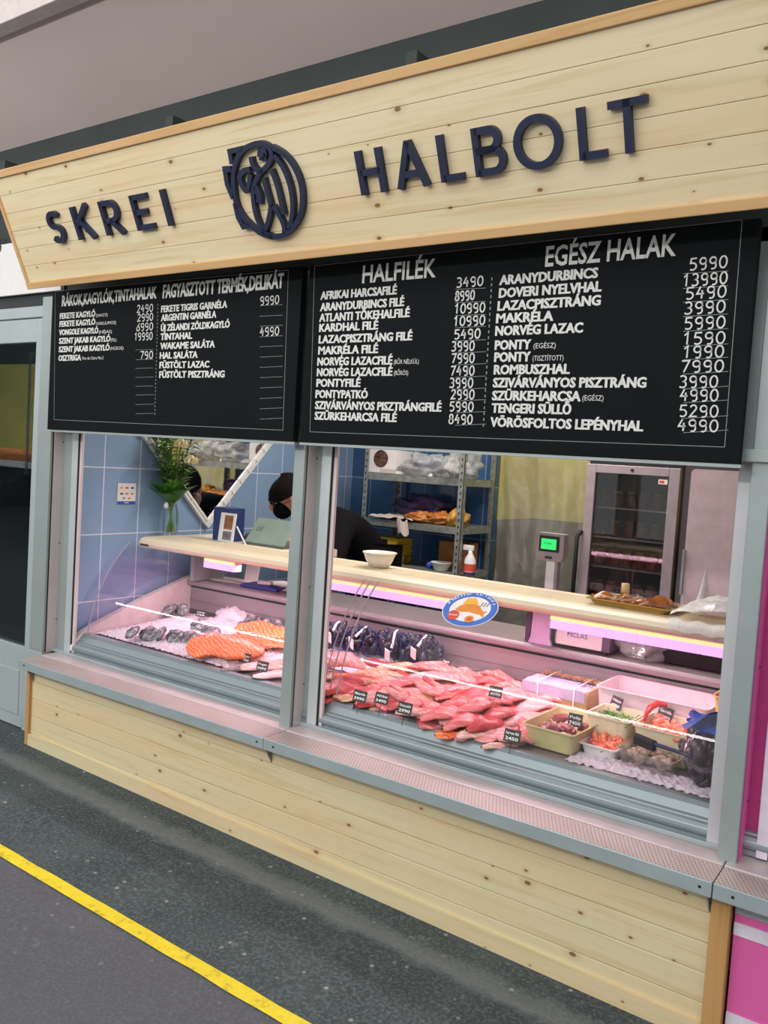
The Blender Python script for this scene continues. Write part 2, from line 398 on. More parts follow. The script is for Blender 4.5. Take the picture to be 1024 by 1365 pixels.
        for m_ in (mat if isinstance(mat, (list, tuple)) else [mat]): me.materials.append(m_)
        me.polygons.foreach_set('material_index', s.mi)
        bm = bmesh.new(); bm.from_mesh(me); bmesh.ops.recalc_face_normals(bm, faces=bm.faces) if wn else None; bm.to_mesh(me); bm.free()
        me.update()
        o = bpy.data.objects.new(name, me); COL.objects.link(o); o.location = loc
        WLOC[o] = off.copy()
        if parent is not None: o.parent = parent
        if bevel:
            b = o.modifiers.new('Bevel', 'BEVEL'); b.width = bevel; b.segments = 2; b.limit_method = 'ANGLE'
        if sub:
            b = o.modifiers.new('Subdivision', 'SUBSURF'); b.levels = sub; b.render_levels = sub
        return o
WLOC = {}
def tag(o, label, cat, group=None, kind=None):
    o['label'] = label; o['category'] = cat
    if group: o['group'] = group
    if kind: o['kind'] = kind
    return o
def thing(name, label, cat, loc=(0, 0, 0), group=None, matrix=None):
    o = bpy.data.objects.new(name, None); COL.objects.link(o)
    if matrix is not None: o.matrix_world = matrix
    else: o.location = loc
    o.empty_display_size = .05; WLOC[o] = Vector(loc)
    return tag(o, label, cat, group)
def struct(o, label=None, cat=None):
    o['kind'] = 'structure'
    if label: o['label'] = label
    if cat: o['category'] = cat
    return o
def dup(o, loc=None, rot=None, scale=None, label=None, group=None):
    c = o.copy(); COL.objects.link(c)
    if loc is not None: c.location = loc
    if rot is not None: c.rotation_euler = rot
    if scale is not None: c.scale = scale
    for ch in o.children:
        k = ch.copy(); COL.objects.link(k); k.parent = c
    if label: c['label'] = label
    if group: c['group'] = group
    return c
def B(*a): return MB().box(*a)
def text_mb(body, w_, h_, z=.0008, bold=0., mb=None, x=0., y=0., rot=0.):
    """lettering in the local XY plane, fitted to width w_ and cap height h_"""
    cu = bpy.data.curves.new('t', 'FONT'); cu.body = body; cu.size = 1; cu.offset = min(bold, .026); cu.resolution_u = 2
    o = bpy.data.objects.new('t', cu); me = bpy.data.meshes.new_from_object(o)
    mb = mb or MB()
    xs = [v.co.x for v in me.vertices]
    if xs:
        a, b = min(xs), max(xs); cap = .73
        k = w_ / (b - a) if w_ else h_ / cap
        for q in ((-.0011, .0011) if bold >= .04 else (0,)):      # heavy brush lettering: a second pass beside the first
            mb.add([(x + q + (v.co.x - a) * k, y + v.co.y * h_ / cap, z + q * .05) for v in me.vertices], [tuple(p.vertices) for p in me.polygons])
    bpy.data.objects.remove(o); bpy.data.curves.remove(cu); bpy.data.meshes.remove(me)
    return mb
def arc(cx, cy_, rx, ry, a0, a1, n=14):
    return [(cx + rx * math.cos(math.radians(a0 + (a1 - a0) * i / n)), cy_ + ry * math.sin(math.radians(a0 + (a1 - a0) * i / n))) for i in range(n + 1)]
DIG = {'0': [arc(.3, .5, .27, .48, 90, 450, 14)], '1': [[(.12, .75), (.35, 1), (.33, 0)]],
       '2': [[(.05, .8)] + arc(.28, .75, .22, .24, 160, -30, 7) + [(.05, .03), (.58, .05)]],
       '3': [arc(.25, .75, .25, .24, 140, -80, 8) + arc(.25, .26, .28, .26, 80, -140, 8)],
       '4': [[(.3, 1), (.04, .4), (.56, .42)], [(.42, .7), (.40, 0)]],
       '5': [[(.55, .97), (.12, .95), (.08, .58)] + arc(.26, .3, .28, .29, 100, -130, 9)],
       '6': [[(.5, .98)] + arc(.3, .28, .26, .28, 150, 500, 14)], '7': [[(.02, .95), (.55, .97), (.2, 0)]],
       '8': [arc(.3, .75, .2, .23, -90, 270, 12), arc(.3, .26, .26, .26, 90, 450, 12)],
       '9': [arc(.28, .7, .24, .26, 20, 380, 12) + [(.52, .3)] + arc(.3, .2, .22, .2, 0, -120, 6)]}
def digits(mb, s_, x, y, w_, h_, th, z=.0012):
    k = w_ / (len(s_) - .1)
    for i, ch in enumerate(s_):
        for st in DIG.get(ch, []):
            mb.ribbon([(x + i * k + p[0] * k * 1.3, y + p[1] * h_) for p in st], th, z, z + .0006)

def crumple(name, c, r, mat, lb, seed, amp=.5, sc=2.2, cat='bag', nu=36, nv=22):
    m_ = MB().ball((0, 0, 0), r, nu, nv, amp, sc, seed)
    for i_, q_ in enumerate(m_.v):
        p_ = Vector((q_[0] / r[0], q_[1] / r[1], q_[2] / r[2])); k_ = 1 + .22 * (.5 - abs(noise.noise(p_ * 4 + Vector((seed, 0, 0))))) + .10 * (.5 - abs(noise.noise(p_ * 9 + Vector((0, seed, 0)))))
        m_.v[i_] = (q_[0] * k_, q_[1] * k_, q_[2] * k_)
    zmin = -r[2] * .8; m_.v = [(x + c[0], y + c[1], max(z, zmin) - zmin + c[2] + .002) for x, y, z in m_.v]
    return tag(m_.build(name, mat), lb, cat)
# ================================================================== SETTING
CT = 1.04                      # counter top height
XW, YB = -3.56, 2.45           # left inner wall, back wall
g = MB(); g.add([(-15, -14, gz(-15)), (6, -14, gz(6)), (6, .12, gz(6)), (-15, .12, gz(-15))], [(0, 1, 2, 3)])
struct(g.build('floor', M['ground'], origin=(0, 0, 0)))
struct(B(-9, 3, .12, 3.6, -.12, .0).build('floor_shop', plain('shop_floor', '6d6a68', .4)))
struct(B(-15.2, -15, -14, 2.3, -.1, 4.5).build('wall_dark_reflection', plain('unseen_dark_wall', '3f4648', .8, var=.4, sc=1.2)))  # unseen wall added so the door glass reflects something dark
ln = MB(); NX = 60
ln.grid(lambda u, v: (-9 + 13 * u, -.655 + .05 * v + .004 * noise.noise(Vector((u * 90, v, 0))), gz(-9 + 13 * u) + .003), NX * 4, 1, False)
tag(ln.build('floor_line', M['yline'], origin=(0, 0, 0)), 'worn yellow safety line painted along the dark pavement', 'floor marking')
struct(B(-6, 2.5, .13, .20, 2.16, 2.98).build('wall_front', M['darkwall']))
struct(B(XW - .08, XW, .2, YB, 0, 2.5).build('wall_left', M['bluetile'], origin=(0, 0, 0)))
struct(B(XW - .08, -2.44, YB, YB + .08, 0, 2.5).build('wall_back', M['bluetile_dim'], origin=(0, 0, 0)))
yw = B(-2.46, -.2, 3.1, 3.16, 1.18, 2.5); struct(yw.build('wall_back_yellow', M['yellow']))
struct(B(-2.46, -.2, 3.09, 3.16, 0, 1.18).build('wall_back_dado', M['olive']))
struct(B(-2.52, -2.44, YB + .081, 3.09, 1.18, 2.5).build('wall_passage', M['yellow'])); struct(B(-2.52, -2.44, YB + .081, 3.09, 0, 1.18).build('wall_passage_dado', M['olive']))
struct(B(-.30, -.22, .2, 3.1, 0, 2.5).build('wall_right', plain('white_inner_wall', 'b9aeb2', .6)))
struct(B(XW - .08, -.22, .2, 3.16, 2.5, 2.56).build('ceiling', plain('shop_ceiling', 'c9c5c0', .8)))
so = MB(); so.prism([(.2, 2.93), (-.306, 3.20), (-.306, 3.27), (.2, 3.02)], 'X', -7, 3); struct(so.build('ceiling_soffit', M['soffit'], wn=True))
tr = MB(); tr.box(-7, 3, -.375, -.306, 3.18, 3.37); struct(tr.build('trim_1', M['trimlight'], bevel=.004))
rf = MB(); n_ = 60
rf.grid(lambda u, v: (-7 + 10 * u, -.375 - .7 * v, 3.40 + .22 * v + .008 * math.sin(v * 40)), 1, 60); struct(rf.build('ceiling_roof', M['roof']))

# window posts and sashes (left, middle, right, neighbour)
def post(i, x0, x1, zt=2.2, side='pinklit_ch', depth=.055, z0=.458, m='alu', gap=True):
    b = MB(); b.box(x0, x1, .115, .130, z0, zt)
    o = struct(b.build('trim_%d' % i, M[m], bevel=.003))
    c = MB(); c.box(x0, x1 + .003, .138, .205, z0, zt); c.build('side_channel', M[side], o)
    d = MB(); d.box(x0, x1 - .004, .130, .138, z0, zt); d.build('gap_strip', M['alugap'], o)
    s = MB()
    for z in (.62, 1.5, 1.0, 1.85): s.tube([(x1 + .002, .185, z), (x1 + .0045, .185, z)], .004, 8)
    s.build('screw', M['alugap'], o)
    return o
post(2, -3.764, -3.655); post(3, -2.098, -2.045); post(4, -.472, -.421, side='pinkpanel')
def sash(name, x0, x1, x2, x3, z0=.475, z1=1.57):
    """window frame: left stile x0..x1, right stile x2..x3, thin rubber and glass"""
    f = MB(); f.box(x0, x1, .172, .198, z0, z1); f.box(x2, x3, .172, .198, z0, z1)
    f.box(x1, x2, .174, .196, z1 - .012, z1)
    o = struct(f.build(name, M['alulight'], bevel=.002))
    r = MB(); r.box(x1, x1 + .007, .176, .194, z0 + .002, z1 - .012); r.build('rubber_seal', M['alugap'], o)
    l2 = MB(); l2.box(x1 + .007, x1 + .022, .18, .192, z0 + .002, z1 - .012); l2.build('inner_stile', M['pinklit_ch'], o)
    k = MB(); k.box(x0 - .10, x0 - .002, .186, .206, z0, z1); k.build('guide_stile', M['alu'], o)
    return o
sash('window_1', -3.562, -3.517, -2.10, -2.07)
sash('window_2', -2.008, -1.962, -.515, -.475)
hb = MB(); hb.box(-3.66, -.42, .10, .20, 1.565, 1.60); hb.box(-3.66, -.42, .13, .2, 1.6, 2.2); struct(hb.build('trim_5', M['alu'], bevel=.002))

# neighbour on the right
nb = MB(); nb.box(-.425, -.382, .207, .222, .46, 2.3); struct(nb.build('wall_neighbour', M['magenta']))
s = MB(); s.box(-.384, -.354, .180, .206, .468, 2.3); o = struct(s.build('window_3', M['stripe'], bevel=.002))
s = MB(); s.box(-.354, .8, .19, .21, .46, 2.3); s.build('panel', plain('neighbour_grey_panel', '9aa6ac', .4), o)
t = thing('neighbour_front_panel', 'pink panel with two white stripes below the sill, right of the wooden front', 'panel', (0, .05, 0))
s = MB(); s.box(-.40, 1.2, .05, .12, gz(0) - .02, .36); s.build('pink_board', M['pinkpanel'], t)
s = MB(); s.box(-.40, 1.2, .046, .05, .300, .335); s.build('stripe', M['stripe'], t)
s = MB(); s.box(-.40, 1.2, .046, .05, .05, .085); s.build('stripe', M['stripe'], t)
s = MB(); s.box(-.40, 1.2, .045, .12, .36, .45); s.build('top_rail', plain('grey_rail', '9aa0a2', .5), t)

# ================================================================== WOODEN SHOP SIGN
SO = Vector((-3.544, -.1, 2.178)); SV = Vector((0, -.456, 1)).normalized(); SN = Vector((0, -1, -.456)).normalized()
SM = Matrix((Vector((1, 0, 0)), SV, SN)).transposed().to_4x4(); SM.translation = SO
SMI = SM.inverted()
def son(px, py): p = SMI @ onplane(px, py, SO, SN); return (p.x, p.y)
SL, SH = 3.155, .497
sign = thing('shop_sign', 'long pale pine sign board with dark navy raised lettering above the shop windows', 'sign', matrix=SM)
b = MB(); hs = (SH - .05) / 6
for i in range(6): b.box(.008, SL - .008, .025 + i * hs + .0004, .025 + (i + 1) * hs - .0004, -.022, -.004)
b.build('plank_panel', M['plank'], sign, True, bevel=.0018)
B(0, SL, SH - .03, SH, -.03, .006).build('batten', M['batten'], sign, True, bevel=.003)
B(0, SL, 0, .03, -.03, .006).build('batten', M['batten'], sign, True, bevel=.003)
B(0, .018, .03, SH - .03, -.03, .004).build('batten', M['batten'], sign, True, bevel=.003)
B(SL - .045, SL, .03, SH - .03, -.03, .006).build('batten', M['batten'], sign, True, bevel=.003)
B(.005, SL - .005, .005, SH - .005, -.045, -.022).build('backing_board', M['plank'], sign, True)
LW = .0195
def letter(pls, ws=LW, closed=()):
    m = MB()
    for i, pl in enumerate(pls): m.ribbon(pl, ws, -.004, .016, i in closed)
    return m.build('letter', M['navy'], sign, True)
b0, t0 = .173, .302; H = t0 - b0; hw = LW / 2
def S_(x, w_):
    rx = w_ / 2 - hw; ry = (H - LW) / 4; c1 = t0 - hw - ry; c2 = b0 + hw + ry; cx = x + w_ / 2
    letter([arc(cx, c1, rx, ry, 30, 270, 14)[:-1] + arc(cx, c2, rx, ry, 90, -150, 14)])
S_(.309, .086)
letter([[(.490, b0), (.490, t0)], [(.578, t0), (.496, b0 + H * .46)], [(.520, b0 + H * .55), (.583, b0)]])
def bowl(x, yb, yt, w_): return [(x, yb)] + arc(x + w_ - (yt - yb) / 2, (yb + yt) / 2, (yt - yb) / 2, (yt - yb) / 2, -90, 90, 12) + [(x, yt)]
letter([[(.672, b0), (.672, t0)], bowl(.672, b0 + H * .42, t0 - hw, .082), [(.708, b0 + H * .42), (.763, b0)]])
letter([[(.860, b0), (.860, t0)], [(.860, b0 + hw), (.945, b0 + hw)], [(.860, t0 - hw), (.942, t0 - hw)], [(.860, (b0 + t0) / 2), (.925, (b0 + t0) / 2)]])
letter([[(1.034, b0), (1.034, t0)]])
letter([[(1.930, b0), (1.930, t0)], [(2.005, b0), (2.005, t0)], [(1.93, b0 + H * .5), (2.005, b0 + H * .5)]])
letter([[(2.066, b0), (2.113, t0)], [(2.160, b0), (2.113, t0)], [(2.082, b0 + H * .3), (2.144, b0 + H * .3)]])
letter([[(2.222, b0), (2.222, t0)], [(2.222, b0 + hw), (2.286, b0 + hw)]])
letter([[(2.337, b0), (2.337, t0)], bowl(2.337, b0 + hw, b0 + H * .52, .078), bowl(2.337, b0 + H * .52, t0 - hw, .068)])
letter([arc(2.522, .2375, .060, .060, 0, 360, 36)[:-1]], closed=(0,))
letter([[(2.648, b0), (2.648, t0)], [(2.648, b0 + hw), (2.711, b0 + hw)]])
letter([[(2.771, b0), (2.771, t0)], [(2.722, t0 - hw), (2.822, t0 - hw)]])
def lg(x, y): return son(280 + x / 6.4, 170 + y / 6.4)
def smoothp(pts, n=4, closed=False):
    P = [Vector(p) for p in pts]; out = []; N = len(P)
    for i in range(N if closed else N - 1):
        p0 = P[(i - 1) % N] if closed or i else P[i]; p1 = P[i]; p2 = P[(i + 1) % N]; p3 = P[(i + 2) % N] if closed or i + 2 < N else p2
        for k in range(n):
            t = k / n
            out.append(.5 * ((2 * p1) + (-p0 + p2) * t + (2 * p0 - 5 * p1 + 4 * p2 - p3) * t * t + (-p0 + 3 * p1 - 3 * p2 + p3) * t ** 3))
    if not closed: out.append(P[-1])
    return [tuple(p) for p in out]
em = MB()
def stroke(pts, w_=.0165, closed=False, sm=True, z=.016):
    q = [lg(*p) for p in pts]
    em.ribbon(smoothp(q, 4, closed) if sm else q, w_, -.004, z, closed)
# fish curled inside an oval: head loop, outer body line, fins, ribs and tail
stroke([(545, 160), (640, 215), (725, 310), (785, 440), (808, 580), (795, 720), (740, 830), (660, 905), (560, 925), (480, 885), (430, 790), (400, 680), (390, 560), (405, 470), (450, 385), (520, 310), (548, 230), (520, 160), (455, 130), (380, 145), (300, 190), (250, 270), (225, 370), (222, 500), (240, 630), (290, 740), (370, 830), (460, 900), (560, 928)])
stroke([(370, 245), (385, 310), (430, 365), (480, 370)])
stroke([(430, 205), (455, 215)], .028); stroke([(470, 165), (485, 215), (470, 250), (505, 250)], .024)
stroke([(365, 350), (310, 365), (275, 420), (295, 490), (330, 535), (355, 480), (370, 395)], .017)
stroke([(570, 235), (640, 330), (700, 480), (725, 640), (720, 760), (690, 860)])
stroke([(545, 355), (590, 480), (625, 620), (650, 735)])
stroke([(478, 425), (505, 530), (540, 660)])
stroke([(405, 500), (440, 570), (440, 640)], .024)
stroke([(540, 665), (530, 740), (500, 850), (470, 870)]); stroke([(560, 665), (610, 740), (650, 830), (655, 900)])
stroke([(300, 175), (190, 200), (210, 310)], .017, sm=False); stroke([(205, 350), (150, 352), (170, 480), (220, 600)], .019, sm=False)
stroke([(235, 640), (262, 760), (305, 840), (360, 830)], .019, sm=False)
em.build('fish_emblem', M['navy'], sign, True)
for i, (px, py) in enumerate(((28, 212), (250, 160), (570, 78))):
    x = at(px, py, Y=-.2).x; zb = 2.64
    b = MB(); b.box(x - .02, x + .02, -.285, .13, zb, zb + .04); b.box(x - .02, x + .02, -.285, -.27, zb - .03, zb)
    tag(b.build('sign_bracket', M['darkwall'], bevel=.002), ['dark steel bracket on the sign top, leftmost of three', 'dark steel bracket on the sign top above the fish emblem', 'dark steel bracket on the sign top above the right hand lettering'][i], 'bracket')

# ================================================================== MENU BOARDS
YM = .05
def board(label, x0, x1, z0=1.556, z1=2.20):
    t = thing('menu_board', label, 'menu board', (x0, YM, z0))
    B(x0, x1, YM, YM + .03, z0, z1).build('panel', M['board'], t, bevel=.002)
    B(x0 - .004, x1 + .004, YM + .004, YM + .05, z0 - .010, z0 - .001).build('bottom_trim', M['alu'], t)
    return t
MT = Matrix.Translation
def face(t, mb, name, mat):
    """local XY lettering (X along the wall, Y up) -> onto the board's front"""
    mb.xform(Matrix(((1, 0, 0, 0), (0, 0, -1, YM), (0, 1, 0, 0), (0, 0, 0, 1))))
    return mb.build(name, mat, t)
def mk_at(ox, oy, sc):
    def f(x, y): p = at(ox + x / sc, oy + y / sc, Y=YM); return p.x, p.z
    return f
def col(t, f, name, rows, h, bold, small=()):
    m = MB()
    for body, x0, y0, x1 in rows:
        X, Z = f(x0, y0); X1, _ = f(x1, y0); text_mb(body, X1 - X, h, .0008, bold, m, X, Z)
    for body, x0, y0, x1 in small:
        X, Z = f(x0, y0); X1, _ = f(x1, y0); text_mb(body, X1 - X, h * .55, .0008, 0, m, X, Z)
    face(t, m, name, M['chalk'])
def prices(t, f, rows, h, th):
    m = MB()
    for s_, x0, y0, x1 in rows:
        X, Z = f(x0, y0); X1, _ = f(x1, y0); digits(m, s_, X, Z, X1 - X, h, th)
    face(t, m, 'price_lettering', M['chalk'])
def lines(t, f, segs, th=.0016, dash=None):
    m = MB()
    for (x0, y0), (x1, y1) in segs:
        a = f(x0, y0); b_ = f(x1, y1)
        if dash:
            n = dash
            for i in range(n):
                u = i / n; v_ = (i + .5) / n
                m.ribbon([(a[0] + (b_[0] - a[0]) * u, a[1] + (b_[1] - a[1]) * u), (a[0] + (b_[0] - a[0]) * v_, a[1] + (b_[1] - a[1]) * v_)], th, .0004, .0008)
        else: m.ribbon([a, b_], th, .0004, .0008)
    return m
# left board
fL = mk_at(50, 340, 2.844)
bl = board('left black menu board with shellfish and frozen food prices in white lettering', at(66.5, 480, Y=YM).x, at(392, 560, Y=YM).x)
col(bl, fL, 'heading_lettering', [('RÁKOK,KAGYLÓK,TINTAHALAK', 93, 194, 450)], .050, .04); col(bl, fL, 'heading_lettering', [('FAGYASZTOTT TERMÉK,DELIKÁT', 475, 163, 930)], .056, .04)
RL = [('FEKETE KAGYLÓ', 85, 242, 219), ('FEKETE KAGYLÓ', 84, 272, 219), ('VONGOLE KAGYLÓ', 82, 304, 230), ('SZENT JAKAB KAGYLÓ', 82, 336, 276), ('SZENT JAKAB KAGYLÓ', 81, 368, 273), ('OSZTRIGA', 80, 401, 165)]
col(bl, fL, 'item_lettering', RL, .0265, .045, [('(NAGY)', 222, 235, 266), ('(VÁKUUMOS)', 222, 266, 298), ('(HÉJAS)', 233, 298, 282), ('(FEL)', 278, 328, 300), ('(HÚSOS)', 276, 360, 326), ('Fine de Claire No.2', 170, 397, 250)])
col(bl, fL, 'item_lettering', [('FEKETE TIGRIS GARNÉLA', 469, 217, 718), ('ARGENTIN GARNÉLA', 469, 250, 677), ('ÚJ ZÉLANDI ZÖLDKAGYLÓ', 468, 288, 728), ('TINTAHAL', 467, 322, 586), ('WAKAME SALÁTA', 466, 357, 672), ('HAL SALÁTA', 464, 393, 607), ('FÜSTÖLT LAZAC', 463, 429, 651), ('FÜSTÖLT PISZTRÁNG', 462, 465, 709)], .0275, .045)
for pr_ in ([('2490', 378, 219, 440), ('2990', 380, 252, 440), ('6990', 376, 288, 440), ('19990', 368, 324, 438)], [('790', 390, 394, 440)], [('9990', 845, 190, 918)], [('4990', 845, 307, 918)]): prices(bl, fL, pr_, .032, .0042)
m = lines(bl, fL, [((68, 137), (952, 57)), ((952, 57), (931, 664)), ((931, 664), (63, 624)), ((63, 624), (68, 137))])
mm = lines(bl, fL, [((372, y), (440, y - 2)) for y in (360, 397, 430, 464, 498, 531, 567, 602)] + [((843, y), (930, y - 4)) for y in (192, 232, 270, 310, 348, 387, 426, 465, 504, 544, 583, 622)], .0012)
m.add(mm.v, mm.f); mm = lines(bl, fL, [((457, 185), (445, 612))], .003, 30); m.add(mm.v, mm.f)
face(bl, m, 'chalk_lines', M['chalkthin'])
# right board
fR = mk_at(395, 290, 1.628)
br = board('right black menu board with fish fillet and whole fish prices in white lettering', at(406.5, 470, Y=YM).x, at(1000, 455, Y=YM).x)
col(br, fR, 'heading_lettering', [('HALFILÉK', 143, 142, 302)], .062, .02); col(br, fR, 'heading_lettering', [('EGÉSZ HALAK', 540, 106, 822)], .062, .02)
A = [('AFRIKAI HARCSAFILÉ', 53, 178, 217), ('ARANYDURBINCS FILÉ', 52, 203, 233), ('ATLANTI TŐKEHALFILÉ', 50, 226, 245), ('KARDHAL FILÉ', 50, 248, 177), ('LAZACPISZTRÁNG FILÉ', 49, 273, 251), ('MAKRÉLA FILÉ', 48, 297, 177), ('NORVÉG LAZACFILÉ', 46, 321, 208), ('NORVÉG LAZACFILÉ', 45, 344, 208), ('PONTYFILÉ', 44, 367, 139), ('PONTYPATKÓ', 42, 391, 155), ('SZIVÁRVÁNYOS PISZTRÁNGFILÉ', 41, 415, 315), ('SZÜRKEHARCSA FILÉ', 40, 438, 218)]
col(br, fR, 'item_lettering', A, .029, .045, [('(BŐR NÉLKÜL)', 212, 318, 266), ('(BŐRÖS)', 212, 342, 243)])
A = [('ARANYDURBINCS', 441, 146, 653), ('DOVERI NYELVHAL', 440, 174, 661), ('LAZACPISZTRÁNG', 437, 202, 659), ('MAKRÉLA', 434, 229, 557), ('NORVÉG LAZAC', 432, 256, 621), ('PONTY', 431, 287, 509), ('PONTY', 430, 313, 508), ('ROMBUSZHAL', 429, 340, 593), ('SZIVÁRVÁNYOS PISZTRÁNG', 427, 368, 759), ('SZÜRKEHARCSA', 425, 396, 617), ('TENGERI SÜLLŐ', 424, 423, 596), ('VÖRÖSFOLTOS LEPÉNYHAL', 421, 453, 753)]
col(br, fR, 'item_lettering', A, .030, .048, [('(EGÉSZ)', 515, 284, 563), ('(TISZTÍTOTT)', 513, 311, 580), ('(EGÉSZ)', 621, 397, 667)])
prices(br, fR, [('3490', 348, 152, 407), ('8990', 345, 181, 388), ('10990', 343, 209, 411), ('10990', 341, 236, 411), ('5490', 343, 264, 401), ('3990', 337, 290, 388), ('7990', 337, 316, 388), ('7490', 335, 343, 388), ('3990', 333, 369, 385), ('2990', 336, 394, 388), ('5990', 333, 420, 386), ('8490', 331, 447, 384)], .0305, .0046)
prices(br, fR, [('5990', 853, 115, 937), ('13990', 838, 150, 937), ('5490', 845, 178, 935), ('3990', 842, 210, 933), ('5990', 842, 243, 933), ('1590', 838, 276, 933), ('1990', 838, 305, 930), ('7990', 835, 336, 930), ('3990', 831, 369, 917), ('4990', 833, 398, 918), ('5290', 831, 432, 918), ('4990', 828, 463, 918)], .0325, .0042)
m = lines(br, fR, [((40, 105), (968, 5)), ((968, 5), (930, 498)), ((930, 498), (30, 465)), ((30, 465), (40, 105))])
mm = lines(br, fR, [((345, y), (412, y - 3)) for y in (156, 185, 213, 239, 268, 294, 320, 347, 373, 398, 424, 451)] + [((840, y), (938, y - 6)) for y in (122, 154, 184, 215, 247, 280, 309, 340, 372, 402, 436, 467)], .0014)
m.add(mm.v, mm.f); mm = lines(br, fR, [((425, 130), (406, 460))], .0036, 26); m.add(mm.v, mm.f)
face(br, m, 'chalk_lines', M['chalkthin'])

# ================================================================== LOWER FRONT AND SILL
WY = .04
wf = thing('wooden_front', 'pale pine plank cladding below the shop window sill', 'cladding', (-2, WY, 0))
XL, XR = at(42, 890, Y=WY).x, at(950, 1205, Y=WY).x
b = MB(); ph = .42 / 5
for i in range(5):
    z0 = .0 + i * ph
    b.box(XL + .01, XR, WY, WY + .02, z0 + .0004 - (.03 if i == 0 else 0), z0 + ph - .0004)
b.build('plank_panel', M['plank2'], wf, bevel=.0032)
bb = MB(); bb.add([(XL, WY - .014, gz(XL)), (XR, WY - .014, gz(XR)), (XR, WY - .014, gz(XR) + .055), (XL, WY - .014, gz(XL) + .055), (XL, WY, gz(XL)), (XR, WY, gz(XR)), (XR, WY, gz(XR) + .055), (XL, WY, gz(XL) + .055)], [(0, 1, 2, 3), (3, 2, 6, 7), (0, 3, 7, 4), (1, 5, 6, 2), (0, 4, 5, 1)])
bb.build('bottom_batten', M['plank2'], wf)
B(XL - .012, XL + .012, WY - .016, WY + .03, gz(XL), .425).build('left_batten', M['battenv'], wf, bevel=.002)
B(XR, XR + .05, WY - .018, WY + .03, gz(XR), .42).build('right_batten', M['battenv'], wf, bevel=.003)
def sill(x0, x1, label, br_=()):
    t = thing('window_sill', label, 'window sill', (x0, -.03, .42))
    B(x0, x1, -.03, .088, .450, .456).build('tread_plate', M['tread'], t)
    B(x0, x1, -.036, -.028, .415, .457).build('front_lip', M['sillpaint'], t, bevel=.002)
    B(x0, x1, .088, .30, .440, .461).build('inner_strip', M['sillpinklit'], t, bevel=.002)
    s = MB()
    for x in [x0 + .05, x1 - .03]: s.tube([(x, -.0365, .437), (x, -.038, .437)], .004, 8)
    s.build('screw', M['dark'], t)
    for x in br_:
        k = MB(); k.prism([(-.028, .448), (WY, .448), (WY, .34)], 'X', x, x + .004); k.build('bracket', plain('grey_steel_bracket', '7d7f80', .45, .3), t)
xm = at(350, 985, Z=.455).x
sill(-3.615, xm, 'perforated metal sill section under the left window', [-3.6, xm - .02])
sill(xm + .002, -.448, 'perforated metal sill section under the right window', [-.465])
sill(-.445, 1.2, 'perforated metal sill section of the pink neighbouring stall')
tk = MB(); tk.box(-3.655, -.472, .166, .205, .461, .476); struct(tk.build('trim_7', M['sillpaint'], bevel=.002))

# ================================================================== DOOR ON THE LEFT
d = MB(); x1 = -3.766
for bx in ((x1 - .055, x1, 0, 2.10), (-5.0, -4.93, 0, 2.10)): d.box(bx[0], bx[1], .125, .165, gz(bx[0]), bx[3])
d.box(-4.93, x1 - .055, .125, .165, 1.985, 2.10); d.box(-4.93, x1 - .055, .125, .165, gz(-4) + .005, .455)
dr = struct(d.build('door_1', M['doorpaint'], bevel=.003))
q = MB(); q.box(-4.8, x1 - .085, .120, .126, .10, .33); q.build('raised_panel', M['doorpaint'], dr, bevel=.004)
q = MB(); q.box(-4.93, x1 - .055, .14, .146, .455, 1.985); q.build('pane', M['doorglass'], dr)
q = MB(); q.box(-5.05, -3.655, .12, .17, 2.105, 2.16); q.box(-3.764, -3.655, .115, .165, gz(-3.7), .458); struct(q.build('trim_8', M['doorpaint'], bevel=.003))
q = MB(); q.box(x1 - .004, x1 + .001, .121, .13, .1, 2.1); struct(q.build('trim_9', M['alugap']))
# dim room and its goods added behind the door in place of reflections
struct(B(-9, XW - .09, 2.3, 2.36, 0, 2.5).build('wall_neighbour_back', plain('dim_wall', '3c4a4c', .8)))
sh = thing('produce_reflection', 'shelf of yellow and orange produce added behind the dark door glass as a reflection', 'shelf', (-5.0, 1.0, 0))
B(-6.8, -4.9, 1.1, 1.6, 1.30, 1.34).build('shelf_board', M['white'], sh); B(-6.8, -4.9, 1.56, 1.6, 1.34, 2.1).build('back_panel', M['yellow'], sh)
B(-6.8, -4.9, 1.15, 1.6, 0, 1.30).build('base', M['dark'], sh)
orr = MB().ball((0, 0, 0), .045, 12, 8, .06, 2).build('orange', plain('orange_peel', 'c8742a', .5), origin=(0, 0, 0))
first = True
for i in range(24):
    p = (-6.2 + .1 * (i % 12), 1.17 + .11 * (i // 12), 1.387)
    if first: orr.location = p; tag(orr, 'orange fruit added behind the dark door glass as a reflection', 'fruit', 'oranges added behind the door glass as a reflection'); first = False
    else: dup(orr, p, (0, 0, R.random() * 6))
ct = MB()
def coatf(u, v):
    a = 2 * math.pi * u; r = .14 + .09 * v + .02 * math.sin(5 * a) * v; rr = .10 + .05 * v
    if v < .12: r *= .4 + 5 * v; rr *= .4 + 5 * v
    return (-4.46 + r * math.cos(a), .50 + rr * math.sin(a), 1.30 - .85 * v)
ct.grid(coatf, 28, 14)
t = thing('coat', 'dark garment shape added behind the door glass for a reflected figure', 'coat', (-4.46, .50, .6))  # dark figure added in place of one reflected in the glass
ct.build('body', M['cloth'], t)
for s_ in (-1, 1):
    a = MB(); a.tube([(-4.46 + s_ * .12, .50, 1.25), (-4.46 + s_ * .2, .47, 1.0), (-4.46 + s_ * .24, .43, .70)], [.055, .06, .05], 10); a.build('sleeve', M['cloth'], t)
k = MB(); k.tube([(-4.46, .50, 1.29), (-4.46, .50, 2.0), (-4.46, .9, 2.0), (-4.46, 2.3, 2.0)], .008, 6); k.build('hanger', M['alu'], t)
